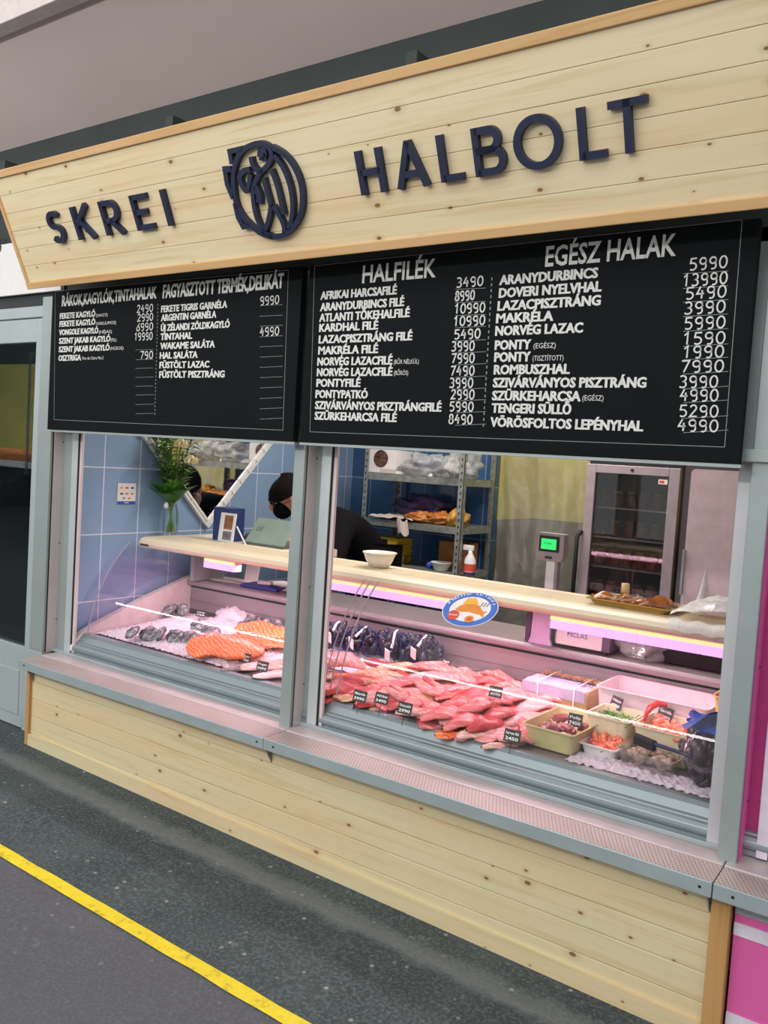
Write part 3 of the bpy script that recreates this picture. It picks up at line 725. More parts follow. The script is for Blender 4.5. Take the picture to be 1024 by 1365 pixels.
sg = thing('stall_number_sign', 'white stall number board behind the left end of the wooden sign', 'sign', (-3.9, .1, 2.2))
B(-4.6, -3.6, .10, .118, 2.22, 2.48).build('board', M['white'], sg)
tm = text_mb('1/3', .11, .085, 0, .0, None, at(-14, 335, Y=.1).x, at(6, 336, Y=.1).z)
tm.xform(Matrix(((1, 0, 0, 0), (0, 0, -1, .098), (0, 1, 0, 0), (0, 0, 0, 1)))); tm.build('number_lettering', M['dark'], sg)
#PART2
# ================================================================== DISPLAY CASE
def zd(y): return .556 + (y - .27) * .045
case = thing('display_case', 'long refrigerated fish counter with curved glass front and cream top behind the windows', 'display counter', (-2, .2, 0))
CL, CR = -3.50, -.34
RP = [(.275, .556), (.264, .566), (.236, .565), (.223, .553), (.207, .531), (.199, .526), (.197, .522), (.188, .518), (.179, .508), (.177, .497), (.181, .487), (.19, .480), (.19, .463), (.275, .463)]
b = MB(); b.prism(RP, 'X', CL - .0, CR); b.build('front_rail', M['rail'], case, bevel=.003)
b = MB(); b.prism([(.19, .463), (.172, .490), (.176, .515), (.20, .545), (.232, .572), (.30, .600), (.60, .705), (.93, .800), (.95, .80), (.95, .463)], 'X', CL - .035, CL); b.build('end_panel', M['caseend'], case, bevel=.008)
b = MB(); b.prism([(.272, .545), (.272, zd(.272)), (.92, zd(.92)), (.92, .545)], 'X', CL, CR); b.build('display_deck', M['steel'], case)
B(CL, CR, .925, .945, .56, .738).build('back_panel', M['steel'], case)
B(CL, CR, .918, .926, .668, .671).build('panel_seam', plain('seam_grey', '8b7d82', .5), case)
B(CL, CR, .935, .95, .737, .756).build('return_slot', M['dark'], case)
b = MB(); x = CL + .01
while x < CR - .02: b.box(x, x + .006, .916, .926, .588, .618); x += .0115
b.build('vent_comb', plain('vent_comb_grey', '6f6468', .5, .3), case)
b = MB(); b.prism([(.900, .752), (.893, .760), (.893, .776), (.905, .786), (1.24, .786), (1.24, .770), (.94, .770), (.94, .752)], 'X', CL, CR); b.build('work_ledge', M['steel'], case, bevel=.003)
B(CL, CR, .30, 1.2, .06, .46).build('base_cabinet', M['caseend'], case)
# cream counter top: rounded front edge, rounded left end
TP = [(.535, .986), (.511, .990), (.499, 1.000), (.496, 1.012), (.503, 1.027), (.522, 1.037), (.545, CT), (.795, CT), (.80, 1.034), (.80, 1.0)]
tl = at(184, 722, Y=.52).x
b = MB(); n = len(TP)
def ring(x, k): return [(x, .66 + (p[0] - .66) * k, 1.012 + (p[1] - 1.012) * (k if k < .9 else 1)) for p in TP]
rs = [(tl, .55), (tl + .006, .80), (tl + .02, .93), (tl + .05, 1.0), (CR, 1.0)]
vs = [p for x, k in rs for p in ring(x, k)]
b.add(vs, [(i * n + k, i * n + (k + 1) % n, (i + 1) * n + (k + 1) % n, (i + 1) * n + k) for i in range(len(rs) - 1) for k in range(n)], False)
b.add(vs, [tuple(range(n)), tuple((len(rs) - 1) * n + k for k in range(n))[::-1]])
b.build('counter_top', M['cream'], case, wn=True)
b = MB()
for y in (.575, .60, .625, .65, .675, .70, .725): b.box(tl + .08, CR, y, y + .006, CT, CT + .0012)
b.build('anti_slip_ribs', plain('cream_rib', 'd3c0a2', .5), case)
p = at(191, 725, Y=.498); MB().obox((p.x + .01, .4965, p.z - .004), (.06, .004, .011)).build('maker_plate', plain('brown_plate', '4b3c26', .4), case)
# curved glass
A0, A1 = Vector((.249, .567)), Vector((.486, 1.012)); mid = (A0 + A1) / 2 + Vector((-.075, .05))
def gp(t): return A0 * (1 - t) ** 2 + mid * 2 * t * (1 - t) + A1 * t * t
def pane(x0, x1, name):
    N = 24; q = MB()
    q.grid(lambda u, v: (x0 + (x1 - x0) * u, gp(v).x, gp(v).y), 1, N)
    o = q.build(name, M['caseglass'], case)
    for x in (x0, x1):
        e = MB(); e.tube([(x, gp(i / N).x, gp(i / N).y) for i in range(N + 1)], .0032, 6); e.build('glass_edge', M['glassedge'], o)
    return o
xj = at(462, 840, Y=.32).x
pane(CL + .012, xj - .014, 'curved_glass'); pane(xj + .022, CR, 'curved_glass')
e = MB(); e.tube([(xj - .045, gp(i / 20).x, gp(i / 20).y) for i in range(21)], .0025, 6); e.build('glass_joint', M['glassedge'], case)
e = MB(); e.add([(CL + .002, gp(i / 12).x + .01, gp(i / 12).y - .004) for i in range(13)] + [(CL + .002, .93, .80), (CL + .002, .93, .99)], [tuple(range(15))]); e.build('end_glass', M['caseglass'], case)
# supports, light fittings
def support(x, y=.93, w_=.045):
    s = MB(); s.prism([(x - w_ / 2, .80), (x + w_ / 2, .80), (x + w_ / 2 - .004, .985), (x - w_ / 2 + .004, .985)], 'Y', .74, .785)
    s.box(x - w_ / 2 - .006, x + w_ / 2 + .006, .735, .79, .786, .802); return s.build('support_post', plain('purple_lit_post', 'b9a8c8', .4), case)  # purple light of the counter put into the post colour
support(-2.42); support(-.45)
def fixture(x0, x1, n):
    f = MB(); f.box(x0, x1, .540, .585, .938, .990); f.build('light_housing', M['white'], case)
    for i in range(n):
        a = x0 + (x1 - x0) * i / n; c_ = x0 + (x1 - x0) * (i + 1) / n
        MB().box(a + .002, c_ - .002, .532, .5405, .938, .968).build('light_diffuser', M['ledstrip'], case)
    MB().box(x0, x1, .534, .5405, .971, .982).build('warm_light_edge', M['ledwarm'], case)
fixture(at(440, 780, Y=.535).x, at(610, 805, Y=.535).x, 8)
fixture(at(733, 835, Y=.535).x, CR, 8)
fixture(at(272, 748, Y=.535).x, at(312, 755, Y=.535).x, 2)
# sticker on the glass
def glass_hit(px, py):
    d = ray(px, py); best = None
    for i in range(400):
        q = gp(i / 399); P = CAM + d * ((q.x - CAM.y) / d.y)
        if best is None or abs(P.z - q.y) < best[0]: best = (abs(P.z - q.y), i / 399, P)
    return best[1], best[2]
T, cg = glass_hit(627, 813)
gd = (gp(T + .01) - gp(T - .01)).normalized(); gv = Vector((0, gd.x, gd.y)); gn = Vector((1, 0, 0)).cross(gv)
STM = Matrix((Vector((1, 0, 0)), gv, gn)).transposed().to_4x4(); STM.translation = cg + gn * .003
stk = thing('glass_sticker', 'oval blue and white sticker with an orange fish on the curved glass', 'sticker', matrix=STM @ Matrix.Rotation(math.radians(10), 4, 'Z'))
def ell(rx, ry, z, mat, nm, cx=0, cy_=0, n=40):
    m_ = MB(); m_.add([(cx + rx * math.cos(2 * math.pi * i / n), cy_ + ry * math.sin(2 * math.pi * i / n), z) for i in range(n)], [tuple(range(n))]); return m_.build(nm, mat, stk, True)
sx, syy = .112, .080
ell(sx, syy, .001, M['stickwhite'], 'backing'); ell(sx * .97, syy * .97, .0014, M['stickblue'], 'blue_ring'); ell(sx * .74, syy * .72, .0018, M['stickwhite'], 'white_oval')
m_ = MB(); m_.add([(-.06, .0, .0022), (-.04, .018, .0022), (0, .028, .0022), (.035, .016, .0022), (.055, -.012, .0022), (.075, -.01, .0022), (.06, -.024, .0022), (.062, -.04, .0022), (.045, -.026, .0022), (.0, -.014, .0022), (-.04, -.012, .0022)], [tuple(range(11))]); m_.build('fish_picture', M['stickor'], stk, True)
m_ = MB(); m_.add([(-.035, .022, .0025), (-.02, .05, .0025), (.015, .052, .0025), (.03, .022, .0025)], [(0, 1, 2, 3)]); m_.build('yellow_cap', M['stickyel'], stk, True)
ell(.024, .022, .0026, M['stickred'], 'red_badge', -.06, -.028); ell(.018, .016, .0026, M['stickor'], 'orange_roe', .008, -.046); ell(.010, .008, .003, M['stickred'], 'red_centre', .008, -.046)
m_ = MB()
for i, ch in enumerate('A Kásztor Szifonoly'):
    a = math.radians(160 - i * 7.6)
    if ch != ' ':
        k = len(m_.v); text_mb(ch, .0, .013, .0022, .02, m_)
        m_.xform(Matrix.Translation((sx * .84 * math.cos(a), syy * .83 * math.sin(a), 0)) @ Matrix.Rotation(a - math.pi / 2, 4, 'Z'), k)
m_.build('ring_lettering', M['stickwhite'], stk, True)
m_ = MB()
for i in range(3): m_.ribbon([(.04 + i * .012, .012), (.048 + i * .012, .03)], .003, .002, .0026)
m_.build('brown_dashes', M['stickbrown'], stk, True); text_mb('Friss', .034, .009, .003, .02, None, -.077, -.031).build('badge_lettering', M['stickwhite'], stk, True)

# ================================================================== THINGS IN THE CASE
def PZ(px, py, h=.02):
    z = .58 + h
    for _ in range(3): p = at(px, py, Z=z); z = zd(min(.92, max(.25, p.y))) + h
    return p.x, p.y, zd(min(.92, max(.25, p.y)))
def fil(L, W, T, bend=0., arch=.0, seed=0, tp=.5, nu=16, nv=14, edge=.0):
    m_ = MB(); S_d = seed * 3.7; fo = .022 * noise.noise(Vector((S_d, 5, 5))) + (.012 if seed % 3 == 0 else -.004)
    def f(u, v):
        s_ = (u - .5); a = bend * s_
        if abs(bend) > .05: rr = L / bend; cx, cy2 = rr * math.sin(a), rr * (1 - math.cos(a))
        else: cx, cy2 = s_ * L, 0
        wdt = W * (max(0, math.sin(math.pi * min(1, max(0, u * .96 + .02)))) ** tp) * (1 - .25 * s_)
        wdt *= 1 + .45 * noise.noise(Vector((u * 4, S_d, 0)))
        ph = 2 * math.pi * v; y = math.cos(ph) * wdt / 2; zz = math.sin(ph)
        z = (max(zz, -.35)) * T / 2 * (math.sin(math.pi * min(1, max(0, u * .96 + .02))) ** .4)
        z *= 1 + .7 * noise.noise(Vector((u * 5, math.cos(ph) * 2, S_d + 5)))
        z += fo * math.cos(ph) ** 2 * (1 + .6 * math.cos(ph)) + arch * math.cos(s_ * math.pi) + .012 * noise.noise(Vector((u * 2.5, math.cos(ph) * 1.2, S_d + 9))) * (1 if arch or bend else .6)
        return (cx - math.sin(a) * y, cy2 + math.cos(a) * y, z + T * .18)
    return m_.grid(f, nu, nv)
cnt = [0]
def put(px, py, L, W, T, ang, mat, label, group=None, bend=0., arch=0., h=.0, name='fish_fillet', cat='fish', tilt=0, roll=0, tp=.5, lift=0):
    cnt[0] += 1
    x, y, z = PZ(px, py, h + T * .5)
    o = fil(L, W, T, bend, arch, cnt[0], tp).build(name, M[mat], origin=(0, 0, 0))
    o.location = (x, y, z + h + lift); o.rotation_euler = (math.radians(roll), math.radians(tilt), math.radians(ang))
    return tag(o, label, cat, group)
# crushed ice
def icebed(x0, x1, y0, y1, h, label, seed=0, n=(90, 60)):
    m_ = MB()
    def f(u, v):
        x = x0 + (x1 - x0) * u; y = y0 + (y1 - y0) * v
        e = min(1, 6 * u, 6 * (1 - u), 6 * v + .25, 6 * (1 - v) + .2)
        p = Vector((x * 5, y * 5, seed)); q_ = Vector((x * 70, y * 70, seed))
        return (x, y, zd(y) + e * h * (.75 + .5 * noise.noise(p)) + .010 * noise.noise(q_) + .002)
    m_.grid(f, *n, smooth=False)
    return tag(m_.build('crushed_ice', M['ice']), label, 'ice', kind='stuff')
icebed(CL + .012, -2.50, .285, .91, .045, 'crushed ice heaped in the left end of the counter under the oysters', 1, (150, 100))
icebed(-2.45, -1.55, .60, .91, .022, 'crushed ice under the dark mussel nets at the back of the counter', 2, (110, 40))
icebed(-1.0, -.52, .285, .40, .012, 'crushed ice strip in front of the clam box and shrimp tray', 3, (90, 24))
# oysters
def oyster(seed, s_=1.):
    m_ = MB()
    def f(u, v):
        a = 2 * math.pi * u; r = (.036 + .012 * math.cos(a)) * s_ * math.sin(math.pi * v / 2) * (1 + .25 * noise.noise(Vector((math.cos(a) * 1.5, math.sin(a) * 1.5, seed))))
        return (r * math.cos(a) * 1.15, r * math.sin(a) * .85, .020 * s_ * math.cos(math.pi * v / 2) + .007 * noise.noise(Vector((r * 80, a * 2, seed + 3))))
    m_.grid(f, 20, 8); k = MB()
    def f2(u, v): x, y, z = f(u, v); return (x * .97, y * .97, -z * .55)
    m_.grid(f2, 20, 8); return m_
OYL = [(176, 842, 'leftmost grey oyster at the front of the ice'), (197, 842, 'second grey oyster from the left at the front of the ice'), (214, 844, 'third grey oyster from the left at the front of the ice'), (233, 846, 'grey oyster beside the large flat oyster on the front of the ice'), (250, 849, 'large flat grey oyster nearest the orange salmon'), (261, 832, 'grey oyster standing up in the middle of the ice'), (278, 838, 'grey oyster just left of the top of the salmon'), (240, 811, 'dark oyster half buried at the back left of the ice'), (226, 811, 'farthest left oyster at the back of the ice'), (334, 826, 'grey oyster at the back of the ice beside the ice heap'), (352, 833, 'grey oyster behind the salmon, middle of the back row'), (368, 832, 'grey oyster behind the salmon next to the window post')]
for i, (px, py, lb) in enumerate(OYL):
    x, y, z = PZ(px, py, .06)
    o = oyster(i * 2.3, 1.15 if 'large' in lb else .85 + .2 * R.random()).build('oyster', M['oyster'], origin=(0, 0, 0)); o.scale = (1.3, 1.3, 1.2)
    o.location = (x, y, z + .052); o.rotation_euler = (math.radians(R.uniform(30, 75)), math.radians(R.uniform(-25, 25)), R.uniform(-.6, .8)); tag(o, lb, 'oyster', 'oysters on the ice')
x, y, z = PZ(315, 815, .07)
m_ = MB(); m_.ball((x, y, z + .03), (.13, .08, .06), 40, 24, .25, 5, 3); tag(m_.build('ice_heap', M['ice']), 'small heap of crushed ice behind the salmon fillets', 'ice', kind='stuff')
# salmon
put(303, 856, .36, .23, .06, 25, 'salmon', 'largest orange salmon fillet on the ice in the left window', 'salmon fillets', h=.055, arch=.012, name='salmon_fillet', tp=.42, roll=17)
put(355, 838, .34, .15, .04, 10, 'salmon', 'orange salmon fillet behind the largest one, partly hidden by the window post', 'salmon fillets', h=.06, name='salmon_fillet', roll=15)
put(356, 857, .26, .12, .04, 40, 'salmon', 'small orange salmon fillet between the large one and the window post', 'salmon fillets', h=.03, name='salmon_fillet')
put(298, 872, .22, .07, .025, 20, 'salmon', 'thin salmon tail piece below the largest fillet', 'salmon fillets', h=.02, name='salmon_fillet')
put(352, 876, .30, .07, .03, 62, 'whitefish', 'pale fish fillet right of the salmon beside the price cards', 'white fillets left window', h=.01)
put(366, 888, .30, .08, .03, 60, 'palepink', 'pale pink fish fillet against the foot of the window post', 'white fillets left window', h=.01)
put(380, 895, .30, .08, .03, 66, 'whitefish', 'pale fish fillet mostly hidden behind the middle window post', 'white fillets left window', h=.01)
put(325, 890, .20, .06, .02, 60, 'greyskin', 'grey skinned fish piece beside the first price card of the left window', None, h=.005)
# fillets of the right window, placed one by one
FW = [
 (452, 880, .24, .13, .07, 20, 'pink', 'large pale pink fish piece right of the window post under the mussel nets', .4, .02, .04),
 (436, 897, .18, .10, .03, 30, 'palepink', 'pale fish piece under the large pink one next to the window post', 0, 0, .02),
 (470, 900, .16, .05, .03, 25, 'salmon', 'orange salmon strip beneath the large pale pink fish piece', 0, 0, .03),
 (432, 915, .14, .06, .03, 40, 'salmon', 'orange salmon piece half hidden by the middle window post', 0, 0, .03),
 (455, 915, .22, .13, .05, 55, 'red', 'deep red fish fillet behind the left edge of the right pane', 0, .01, .02),
 (478, 905, .20, .09, .04, 48, 'red', 'second deep red fish fillet right of the first', 0, .01, .035),
 (440, 930, .15, .07, .03, 60, 'red', 'small deep red fish piece at the foot of the glass joint', 0, 0, .0),
 (515, 884, .24, .05, .035, 4, 'darkred', 'long dark red fish loin in front of the mussel nets', 0, 0, .03),
 (505, 898, .26, .07, .03, 38, 'beige', 'long beige fish fillet leaning behind the first price card', 0, .012, .03),
 (490, 912, .26, .065, .03, 45, 'beige', 'beige fish fillet next to the deep red pieces', 0, .012, .02),
 (478, 924, .2, .06, .025, 50, 'whitefish', 'yellowish white fish tail above the first price card', 0, 0, .01),
 (528, 905, .26, .055, .025, 40, 'greyskin', 'grey skinned fish strip between the beige fillets', 0, .01, .025),
 (540, 892, .24, .06, .03, 38, 'beige', 'beige fish fillet nearest the mussel nets', 0, .012, .035),
 (560, 897, .20, .05, .02, 30, 'greyskin', 'grey skinned fish strip in front of the rightmost mussel net', 0, 0, .03),
]
for px, py, L, W, T, a, mt, lb, bd, ar, h in FW: put(px, py, L, W, T, a, mt, lb, None, bd, ar, h)
GP = 'fish fillets piled behind the right window'
for i in range(84):
    xx = -1.93 + .80 * R.random(); yy = .315 + .44 * R.random() ** .9
    if xx > -1.22 and yy > .60: continue
    mt = ('red', 'beige', 'pink')[i % 3] if xx < -1.78 else ('beige', 'coral', 'pink')[i % 3] if xx < -1.6 else ('coral', 'pink', 'coral', 'red')[i % 4] if xx < -1.3 else ('pink', 'palepink', 'coral')[i % 3]
    cnt[0] += 1; L = R.uniform(.15, .22)
    o = fil(L, R.uniform(.075, .12), R.uniform(.022, .035), R.uniform(-.6, .6), .012, cnt[0], .42).build('fish_fillet', M[mt], origin=(0, 0, 0))
    o.location = (xx, yy, zd(yy) + .004 + .012 * R.random()); o.rotation_euler = (R.uniform(-.15, .15), R.uniform(-.12, .12), math.radians(R.uniform(35, 110)))
    tag(o, 'raw pink fish fillet in the bottom layer of the heap behind the right window', 'fish fillet', GP + ', bottom layer')
def pile(rows, label, grp, **k):
    for r in rows: put(*r[:7], label, grp, r[7] if len(r) > 7 else 0, r[8] if len(r) > 8 else .01, r[9] if len(r) > 9 else .02, **k)
pile([(520, 918, .20, .07, .03, 60, 'coral'), (505, 930, .18, .07, .03, 75, 'palepink'), (530, 930, .2, .07, .03, 60, 'coral', .5), (550, 925, .2, .06, .03, 60, 'pink', .4), (515, 940, .16, .06, .03, 70, 'beige', 0, 0, 0), (548, 912, .22, .06, .03, 50, 'coral', 0, .02, .03)],
     'rolled pink fish fillet in the pile behind the three front price cards', GP + ', left', cat='fish fillet')
pile([(575, 893, .26, .09, .035, 20, 'coral', 0, .02, .04), (605, 905, .26, .09, .035, 15, 'coral', .3, .02, .03), (585, 905, .26, .08, .035, 30, 'pink', 0, .02, .035)],
     'smooth coral fish fillet behind the horseshoe steaks', GP + ', middle', cat='fish fillet')
pile([(555, 938, .16, .06, .04, 100, 'pink'), (570, 952, .24, .05, .03, 20, 'palepink'), (600, 955, .22, .10, .04, 50, 'coral', .5, .03, .02), (585, 965, .16, .07, .03, 60, 'coral', 0, 0, 0), (615, 940, .2, .10, .04, 70, 'coral', .8, .03, .04), (625, 965, .22, .09, .04, 70, 'coral', .5, .03, .01), (640, 945, .22, .10, .045, 60, 'coral', .8, .03, .04), (650, 965, .2, .08, .045, 75, 'red', .3, .02, .02), (636, 930, .2, .09, .04, 50, 'red', .6, .03, .045), (660, 940, .18, .09, .04, 70, 'coral', .9, .03, .05), (670, 955, .18, .09, .04, 60, 'coral', .6, .03, .03), (605, 975, .15, .06, .03, 60, 'salmon', 0, 0, 0), (645, 978, .22, .06, .03, 62, 'palepink', 0, .01, .005), (662, 975, .2, .06, .03, 55, 'palepink', 0, .01, .01), (625, 978, .14, .06, .03, 70, 'coral', 0, .0, 0)],
     'folded coral pink fish fillet in the heap between the horseshoe steaks and octopus box', GP + ', heap', cat='fish fillet')
pile([(690, 935, .22, .11, .04, 50, 'pink', .5, .03, .03), (715, 945, .2, .1, .04, 60, 'palepink', .6, .03, .02), (735, 935, .18, .1, .04, 40, 'pink', .6, .03, .02), (700, 960, .2, .08, .035, 65, 'palepink', .4, .02, .02), (722, 958, .16, .08, .035, 60, 'palepink', .6, .02, .01), (683, 965, .2, .07, .03, 70, 'pink', 0, .01, .01), (705, 980, .16, .06, .03, 70, 'pink', 0, .01, 0), (672, 990, .18, .05, .025, 60, 'palepink', 0, 0, 0), (712, 925, .2, .08, .03, 30, 'pink', 0, .02, .03), (745, 928, .16, .07, .03, 30, 'palepink', .4, .02, .03)],
     'pale pink fish fillet heaped left of the octopus box', GP + ', right', cat='fish fillet')
pile([(625, 900, .16, .07, .03, 30, 'coral', 0, .01, .03), (650, 910, .2, .08, .03, 20, 'red', 0, .02, .03), (680, 918, .18, .07, .03, 10, 'coral', 0, .02, .03), (660, 902, .18, .07, .03, 0, 'coral', .3, .02, .03)],
     'coral fish slice in front of the clear packs and white foam tray', GP + ', back', cat='fish fillet')
put(620, 893, .27, .045, .03, 190, 'coral', 'horseshoe shaped pink fish steak beside the clear packs', None, 5.0, 0, .045, 'fish_steak', 'fish steak')
put(583, 921, .26, .038, .035, 100, 'pink', 'large horseshoe fish steak standing in the middle of the pile', None, 5.2, 0, .04, 'fish_steak', 'fish steak', roll=25)
put(540, 927, .22, .034, .035, 110, 'pink', 'horseshoe fish steak above the third front price card', None, 5.0, 0, .03, 'fish_steak', 'fish steak', roll=25)
# mussel nets
mproto = MB().ball((0, 0, 0), (.024, .013, .010), 10, 7, .1, 2, 1)
mp = None
def net(px, py, lb, seed, W_=.112, tagoff=(.0, -.06, .055)):
    global mp
    x, y, z = PZ(px, py, .085); y = min(y, .84); t = thing('mussel_net', lb, 'net bag', (x, y, z + .022))
    n_ = MB()
    def f(u, v):
        d = Vector((math.sin(math.pi * v) * math.cos(2 * math.pi * u), math.sin(math.pi * v) * math.sin(2 * math.pi * u), math.cos(math.pi * v)))
        k = 1 + .15 * noise.noise(d * 2.5 + Vector((seed, 0, 0)))
        return (x + d.x * W_ * k, y + d.y * .075 * k, z + .09 + max(-.75, d.z) * .068 * k)
    # net cords: open diamond mesh
    for q in range(9):
        a = q / 9
        n_.tube([f(a + .12 * j / 12, .04 + .92 * j / 12) for j in range(13)], .0014, 4); n_.tube([f(a - .12 * j / 12, .04 + .92 * j / 12) for j in range(13)], .0014, 4)
    n_.build('net', plain('blue_net_cord', '2d2c78', .5) if mp is None else bpy.data.materials['blue_net_cord'], t)
    s_ = MB(); s_.tube([(x + .01, y + .02, z + .16), (x + .03, y - .03, z + .16), (x + .02 + tagoff[0], y + tagoff[1] - .005, z + tagoff[2] + .075)], [.005, .006, .007], 6); s_.build('tag_strap', M['white'], t)
    MB().obox((x + .01 + tagoff[0], y + tagoff[1] - .022, z + tagoff[2] + .045), (.034, .004, .06), -.3, .35, .35).build('tag', M['white'], t, bevel=.004)
    for i in range(44):
        a = R.random() * 6.283; q = R.random() ** .5; hh = R.uniform(-.6, .95); rr = math.sqrt(max(0.02, 1 - hh * hh * .8)) * (.45 + .5 * q)
        loc = (x + math.cos(a) * rr * W_ * .93, y + math.sin(a) * rr * .07, z + .09 + hh * .058)
        if mp is None: mp = mproto.build('mussel', M['mussel'], origin=(0, 0, 0)); m2 = mp
        else: m2 = mp.copy(); COL.objects.link(m2)
        m2.location = loc; m2.scale = (1.2, 1.2, 1.2); m2.rotation_euler = (R.random() * 6, R.random() * 6, R.random() * 6)
        tag(m2, 'dark blue mussel inside the ' + lb.split(' of dark')[0], 'mussel', 'mussels in the ' + lb.split(' of dark')[0])
net(446, 850, 'mussel net nearest the window post of dark blue mussels with a white tag', 1, tagoff=(.02, -.06, .06))
net(482, 857, 'second mussel net from the post of dark blue mussels with a hanging white tag', 2, tagoff=(-.01, -.06, .05))
net(523, 862, 'third mussel net from the post of dark blue mussels with a curled white strap', 3, .10, tagoff=(.02, -.06, .02))
net(567, 868, 'fourth mussel net from the post of dark blue mussels with a slanting white tag', 4, .115, tagoff=(.0, -.06, .05))
# trays and boxes
def tray(px, py, L, W_, H_, rz, lb, name, mat, cat, wall=.004, flare=.14, h=0., rim=.006, parts=None, z0=None, xy=None):
    x, y, z = PZ(px, py, h + .01)
    if xy: x, y = xy[0], xy[1]; z = zd(y)
    z0_ = z0
    z = z + 0; z = z + h + .002 if z0 is None else z0
    t = thing(name, lb, cat, (x, y, z)); t.rotation_euler = (0, 0, rz)
    def rr(l, w_, zz, n=5, rad=.018):
        out = []
        for cx, cy2, a0 in ((l - rad, w_ - rad, 0), (-l + rad, w_ - rad, 90), (-l + rad, -w_ + rad, 180), (l - rad, -w_ + rad, 270)):
            for i in range(n + 1): a = math.radians(a0 + 90 * i / n); out.append((cx + rad * math.cos(a), cy2 + rad * math.sin(a), zz))
        return out
    l, w_ = L / 2, W_ / 2; k = 1 - flare
    rings = [rr(l * k, w_ * k, 0), rr(l, w_, H_), rr(l + rim, w_ + rim, H_), rr(l + rim, w_ + rim, H_ - .004), ]
    inner = [rr(l, w_, H_), rr(l * k - wall, w_ * k - wall, wall)]
    m_ = MB(); n = len(rings[0])
    vs = [p for r_ in rings for p in r_]
    m_.add(vs, [(i * n + j, i * n + (j + 1) % n, (i + 1) * n + (j + 1) % n, (i + 1) * n + j) for i in range(3) for j in range(n)]); m_.add(vs[:n], [tuple(range(n))[::-1]])
    vs = [p for r_ in inner for p in r_]; m_.add(vs, [(j, (j + 1) % n, n + (j + 1) % n, n + j)[::-1] for j in range(n)]); m_.add(vs[n:], [tuple(range(n))])
    m_.build('tub', M[mat] if isinstance(mat, str) else mat, t, True)
    return t, Vector((x, y, z)), rz
def intray(tr_, u, v, h):
    t, p, rz = tr_; c_, s_ = math.cos(rz), math.sin(rz); return (p.x + u * c_ - v * s_, p.y + u * s_ + v * c_, p.z + h)
def shrimp_mb(seed=0):
    m_ = MB(); pts = []; rad = []
    for i in range(9):
        a = math.radians(-30 + 230 * i / 8); r = .020
        pts.append((r * math.cos(a), r * math.sin(a) * .85, .003 * math.sin(i))); rad.append([.004, .0085, .0095, .0095, .009, .008, .0068, .005, .003][i])
    m_.tube(pts, rad, 8)
    m_.add([(pts[-1][0], pts[-1][1], 0), (pts[-1][0] - .004, pts[-1][1] - .014, .003), (pts[-1][0] + .010, pts[-1][1] - .012, -.003)], [(0, 1, 2)]); return m_
sh0 = None
def shrimps(tr_, n, L, W_, h0, lb, grp, s_=1.):
    global sh0
    for i in range(n):
        if sh0 is None: o = sh0 = shrimp_mb().build('shrimp', M['shrimp'], origin=(0, 0, 0))
        else: o = sh0.copy(); COL.objects.link(o)
        o.location = intray(tr_, R.uniform(-L, L) * .5, R.uniform(-W_, W_) * .5, h0 + R.uniform(0, .022)); o.rotation_euler = (R.uniform(-.7, .7), R.uniform(-.7, .7), R.random() * 6.28); o.scale = (s_, s_, s_)
        tag(o, lb, 'shrimp', grp)
# octopus box
tr1 = tray(753, 985, .185, .29, .075, -.05, 'yellow green tinted plastic box of octopus pieces at the front of the counter', 'plastic_box', 'boxgreen', 'box')
for i, (u, v, a) in enumerate(((-.03, -.05, .4), (.03, .0, 1.2), (-.02, .06, 2.0))):
    t = thing('octopus_tentacle', ['curled dark octopus arm with suckers at the front of the octopus box', 'octopus arm in the middle of the octopus box', 'octopus arm at the back of the octopus box'][i], 'octopus', intray(tr1, u, v, .03), 'octopus arms in the box')
    m_ = MB(); pts = [(.07 * math.cos(a + .35 * j) * (1 - .06 * j), .07 * math.sin(a + .35 * j) * (1 - .06 * j), .012 + .004 * math.sin(j)) for j in range(9)]
    m_.tube(pts, [.018, .017, .016, .014, .013, .011, .009, .007, .004], 10); m_.build('arm', M['octo'], t, True)
    s_ = MB()
    for j in range(7):
        for dz in (.6, .9): p = Vector(pts[j]); d = p.normalized(); s_.ball((p.x + d.x * .010 * (dz - .3), p.y + d.y * .010, p.z + .012 * dz), .0052, 8, 5)
    s_.build('suckers', M['octow'], t, True)
for i in range(5):
    p = intray(tr1, R.uniform(-.05, .05), R.uniform(-.09, .1), .02 + .03 * R.random()); o = fil(.09, .05, .035, .8, .01, 80 + i).build('octopus_piece', M['octo'] if i % 2 else M['octow'], origin=(0, 0, 0)); o.location = p; o.rotation_euler = (0, 0, R.random() * 6)
    tag(o, 'cut piece of octopus in the front octopus box', 'octopus', 'octopus pieces in the box')
tr2 = tray(810, 998, .125, .19, .04, -.05, 'small white foam tray heaped with peeled orange shrimps at the front', 'foam_tray', 'white', 'tray', rim=.008)
shrimps(tr2, 44, .085, .14, .022, 'peeled orange shrimp in the small white foam tray', 'shrimps in the white tray', 1.1)
trg = tray(838, 955, .15, .17, .11, -.05, 'pale plastic box of green seaweed behind the shrimp tray', 'plastic_box', 'boxyel', 'box', xy=(-.925, .545))
m_ = MB()
for i in range(150):
    u, v = R.uniform(-.06, .06), R.uniform(-.08, .08); p = Vector(intray(trg, u, v, .06 + .03 * R.random())); d = Vector((R.uniform(-1, 1), R.uniform(-1, 1), R.uniform(-.2, .8))) * .022
    m_.tube([p, p + d * .5 + Vector((0, 0, .006)), p + d], .0022, 4)
tag(m_.build('seaweed_salad', M['weed']), 'heap of shredded green seaweed in the pale box', 'seaweed', kind='stuff')
tr3 = tray(890, 975, .19, .21, .11, -.05, 'pale plastic box of orange shrimps right of the seaweed', 'plastic_box', 'boxyel', 'box', xy=(-.735, .555))
